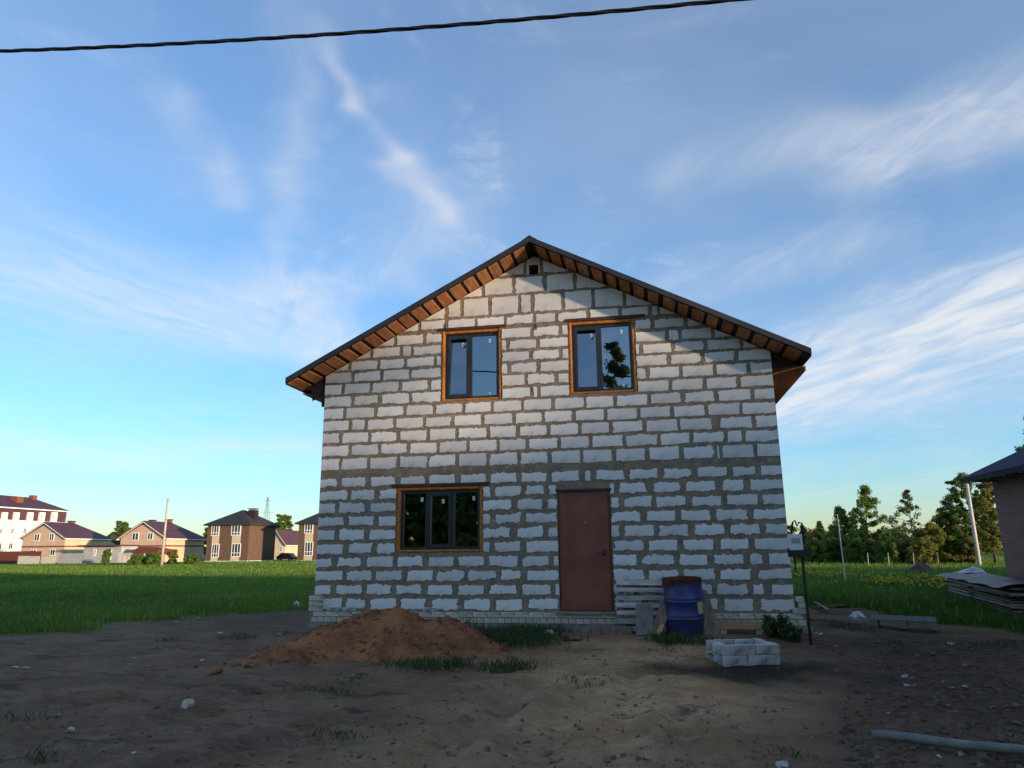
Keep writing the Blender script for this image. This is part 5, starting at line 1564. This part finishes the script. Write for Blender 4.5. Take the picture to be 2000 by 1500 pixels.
def apartment():
    Y1 = 142; X = wall_px(121, Y1); X0 = X-12; Y0 = 100; zm = onX(121, 1020, X).z; ze = onX(121, 997.5, X).z
    root = thing('apartment_block', 'long white apartment block with brown attic storey and maroon hipped roof', 'building', (X, Y1, 0))
    MB().span((X0, Y0, -.3), (X, Y1, zm)).build('wall', 'white_wall', root)
    att = MB().span((X0+.1, Y0+.02, zm), (X-.1, Y1-.02, ze)).build('attic_wall', 'maroon_roof', root)
    zt = ze+(onX(60, 971, X-5).z-ze)*1.0; o = .5; xm = (X0+X)/2; c = [(X0-o, Y0-o, ze), (X+o, Y0-o, ze), (X+o, Y1+o, ze), (X0-o, Y1+o, ze)]; lo = [(x, y, ze-.25) for x, y, z in c]
    rf = MB().add(c+[(xm, Y0+6, zt), (xm, Y1-5, zt)]+lo, [(0, 1, 4), (1, 2, 5, 4), (2, 3, 5), (3, 0, 4, 5), (0, 6, 7, 1), (1, 7, 8, 2), (2, 8, 9, 3), (3, 9, 6, 0), (6, 9, 8, 7)]).build('roof', 'maroon_roof', root)
    MB().span((X+o+.012, Y0-o, ze-.28), (X+o+.08, Y1+o, ze-.02)).build('gutter', 'trim_white', rf)
    for px, py, w, dx in ((34, 971, .9, 3.2), (65, 967.5, .6, 5.5)):
        p = onX(px, py, X-dx); MB().span((p.x-w, p.y-w, ze), (p.x+w, p.y+w, p.z)).build('chimney', 'red_brick', rf)
    for a in (3, 26, 53, 76, 100):            # dormers in the attic storey
        p0, p1 = onX(a, 1019, X+.3), onX(a+13, 1001, X+.3); MB().span((X-.12, p0.y, zm-.02), (X+.34, p1.y, p1.z)).build('dormer', 'trim_white', att)
        side_window(root, a+1, 1003.5, a+7, 1016, X+.34, 2)
    for a in (-2, 20, 44): side_window(root, a, 1031, a+8, 1043, X, 2)
    for a in (-6, 15.5): side_window(root, a, 1060, a+10, 1073, X, 2)


apartment()


def annex():
    Y = 94; X0, X1 = wall_px(163, Y), wall_px(236, Y); zt = onY(200, 1067, Y).z
    root = thing('low_annex', 'low whitewashed annex with flat brown canopy roof between the peach houses', 'outbuilding', ((X0+X1)/2, Y, 0))
    MB().span((X0, Y, -.3), (X1, Y+6, zt)).build('wall', 'grey_wall', root); MB().span((X0-.6, Y-.9, zt+.002), (X1+.3, Y+6.4, zt+.22)).build('roof', 'maroon_roof', root)
    for w in ((181, 1072, 189, 1086), (211, 1072, 219, 1094)): far_window(root, *w, Y)
    Y = 93; X0, X1 = wall_px(254, Y), wall_px(309, Y); zt = onY(280, 1068, Y).z
    root = thing('porch', 'dark red porch roof on posts before the second peach house', 'porch', ((X0+X1)/2, Y, 0))
    MB().prism([(X0, Y, zt-1.0), (X1, Y, zt-1.0), (X1-.2, Y, zt-.45), ((X0+X1)/2-1, Y, zt), (X0+.1, Y, zt-.8)], (0, 4.4, 0)).build('porch_roof', 'red_fence', root)
    for x in (X0+.2, (X0+X1)/2, X1-.2): MB().span((x-.08, Y+.1, -.2), (x+.08, Y+.26, zt-1.0)).build('post', 'pole_wood', root)


annex()


def far_fence(px0, px1, pyt, Y, m, label, n, gap=.0):
    X0, X1 = wall_px(px0, Y), wall_px(px1, Y); z = onY(px0, pyt, Y).z
    root = thing('garden_fence', label, 'fence', ((X0+X1)/2, Y, 0)); w = (X1-X0)/n
    for i in range(n):
        x = X0+i*w; MB().span((x+gap*w/2+.004, Y, -.2), (x+w-gap*w/2-.004, Y+.05, z+random.uniform(-.03, .03))).build('panel', m, root)
    if gap: MB().span((X0, Y+.052, z*.62), (X1, Y+.10, z*.62+.09)).build('rail', m, root)


far_fence(-60, 81, 1078, 90, 'red_fence', 'dark red sheet fence before the white apartment block', 7)
far_fence(37, 79, 1086, 86, 'pale_fence', 'pale concrete fence below the dark red one', 4)
far_fence(83, 110, 1088, 87, 'pale_fence', 'pale paling fence under the gable windows', 9, .25)
far_fence(116, 162, 1081, 88, 'grey_fence', 'grey sheet fence beside the low annex', 6)
far_fence(231, 259, 1080, 88, 'pale_fence', 'white picket fence before the porch', 12, .45)


def car():
    Y = 108; p = onY(556, 1088, Y); x, y = p.x, Y
    root = thing('parked_car', 'dark parked car between the two brown houses', 'car', (x, y, 0))
    prof = [(-2.0, .35), (2.0, .35), (2.05, .75), (1.6, .9), (.95, 1.42), (-1.0, 1.45), (-1.7, .95), (-2.05, .85)]
    MB().prism([(x+a*.8, y, b+.1) for a, b in prof], (0, 1.7, 0)).build('body', 'car_paint', root, bevel=.06)
    MB().prism([(x+a*.8, y-.006, b+.1) for a, b in [(-1.35, .98), (1.2, .98), (.85, 1.33), (-.95, 1.36)]], (0, .005, 0)).build('side_window', 'dark_glass', root)
    for a in (-1.25, 1.25):
        w = MB().tube([(x+a*.8, y-.02, .42), (x+a*.8, y+.2, .42)], .34, 14).build('wheel', 'tyre', root); MB().tube([(x+a*.8, y-.035, .42), (x+a*.8, y-.021, .42)], .19, 10).build('rim', 'galvanised', w)
    MB().box((x+1.63, y+.3, .82), (.05, .3, .16)).build('headlight', 'trim_white', root)


car()


def pylon():
    D = 420; d = ray(516, 1078); d.z = 0; d.normalize(); b = CAM+d*D; rt = ray(516, 976); h = CAM.z+D*rt.z/math.hypot(rt.x, rt.y)
    root = thing('lattice_pylon', 'distant grey lattice power pylon behind the wide chimney', 'pylon', (b.x, b.y, 0)); mb = MB(); w0 = 3.2

    def at(s, k): w = w0*(1-s)**1.3+.25; return b+Vector(((-1 if k in (0, 3) else 1)*w, (-1 if k < 2 else 1)*w, h*s))
    for k in range(4):
        for i in range(10): mb.tube([at(i/10, k), at((i+1)/10, k)], .09, 4); mb.tube([at(i/10, k), at((i+1)/10, (k+1) % 4)], .05, 4)
    mb.build('lattice', 'galvanised', root)
    for s, w in ((.93, 3), (.72, 4)): MB().box(b+Vector((0, 0, h*s)), (2*w, .15, .15)).build('crossarm', 'galvanised', root)


pylon()
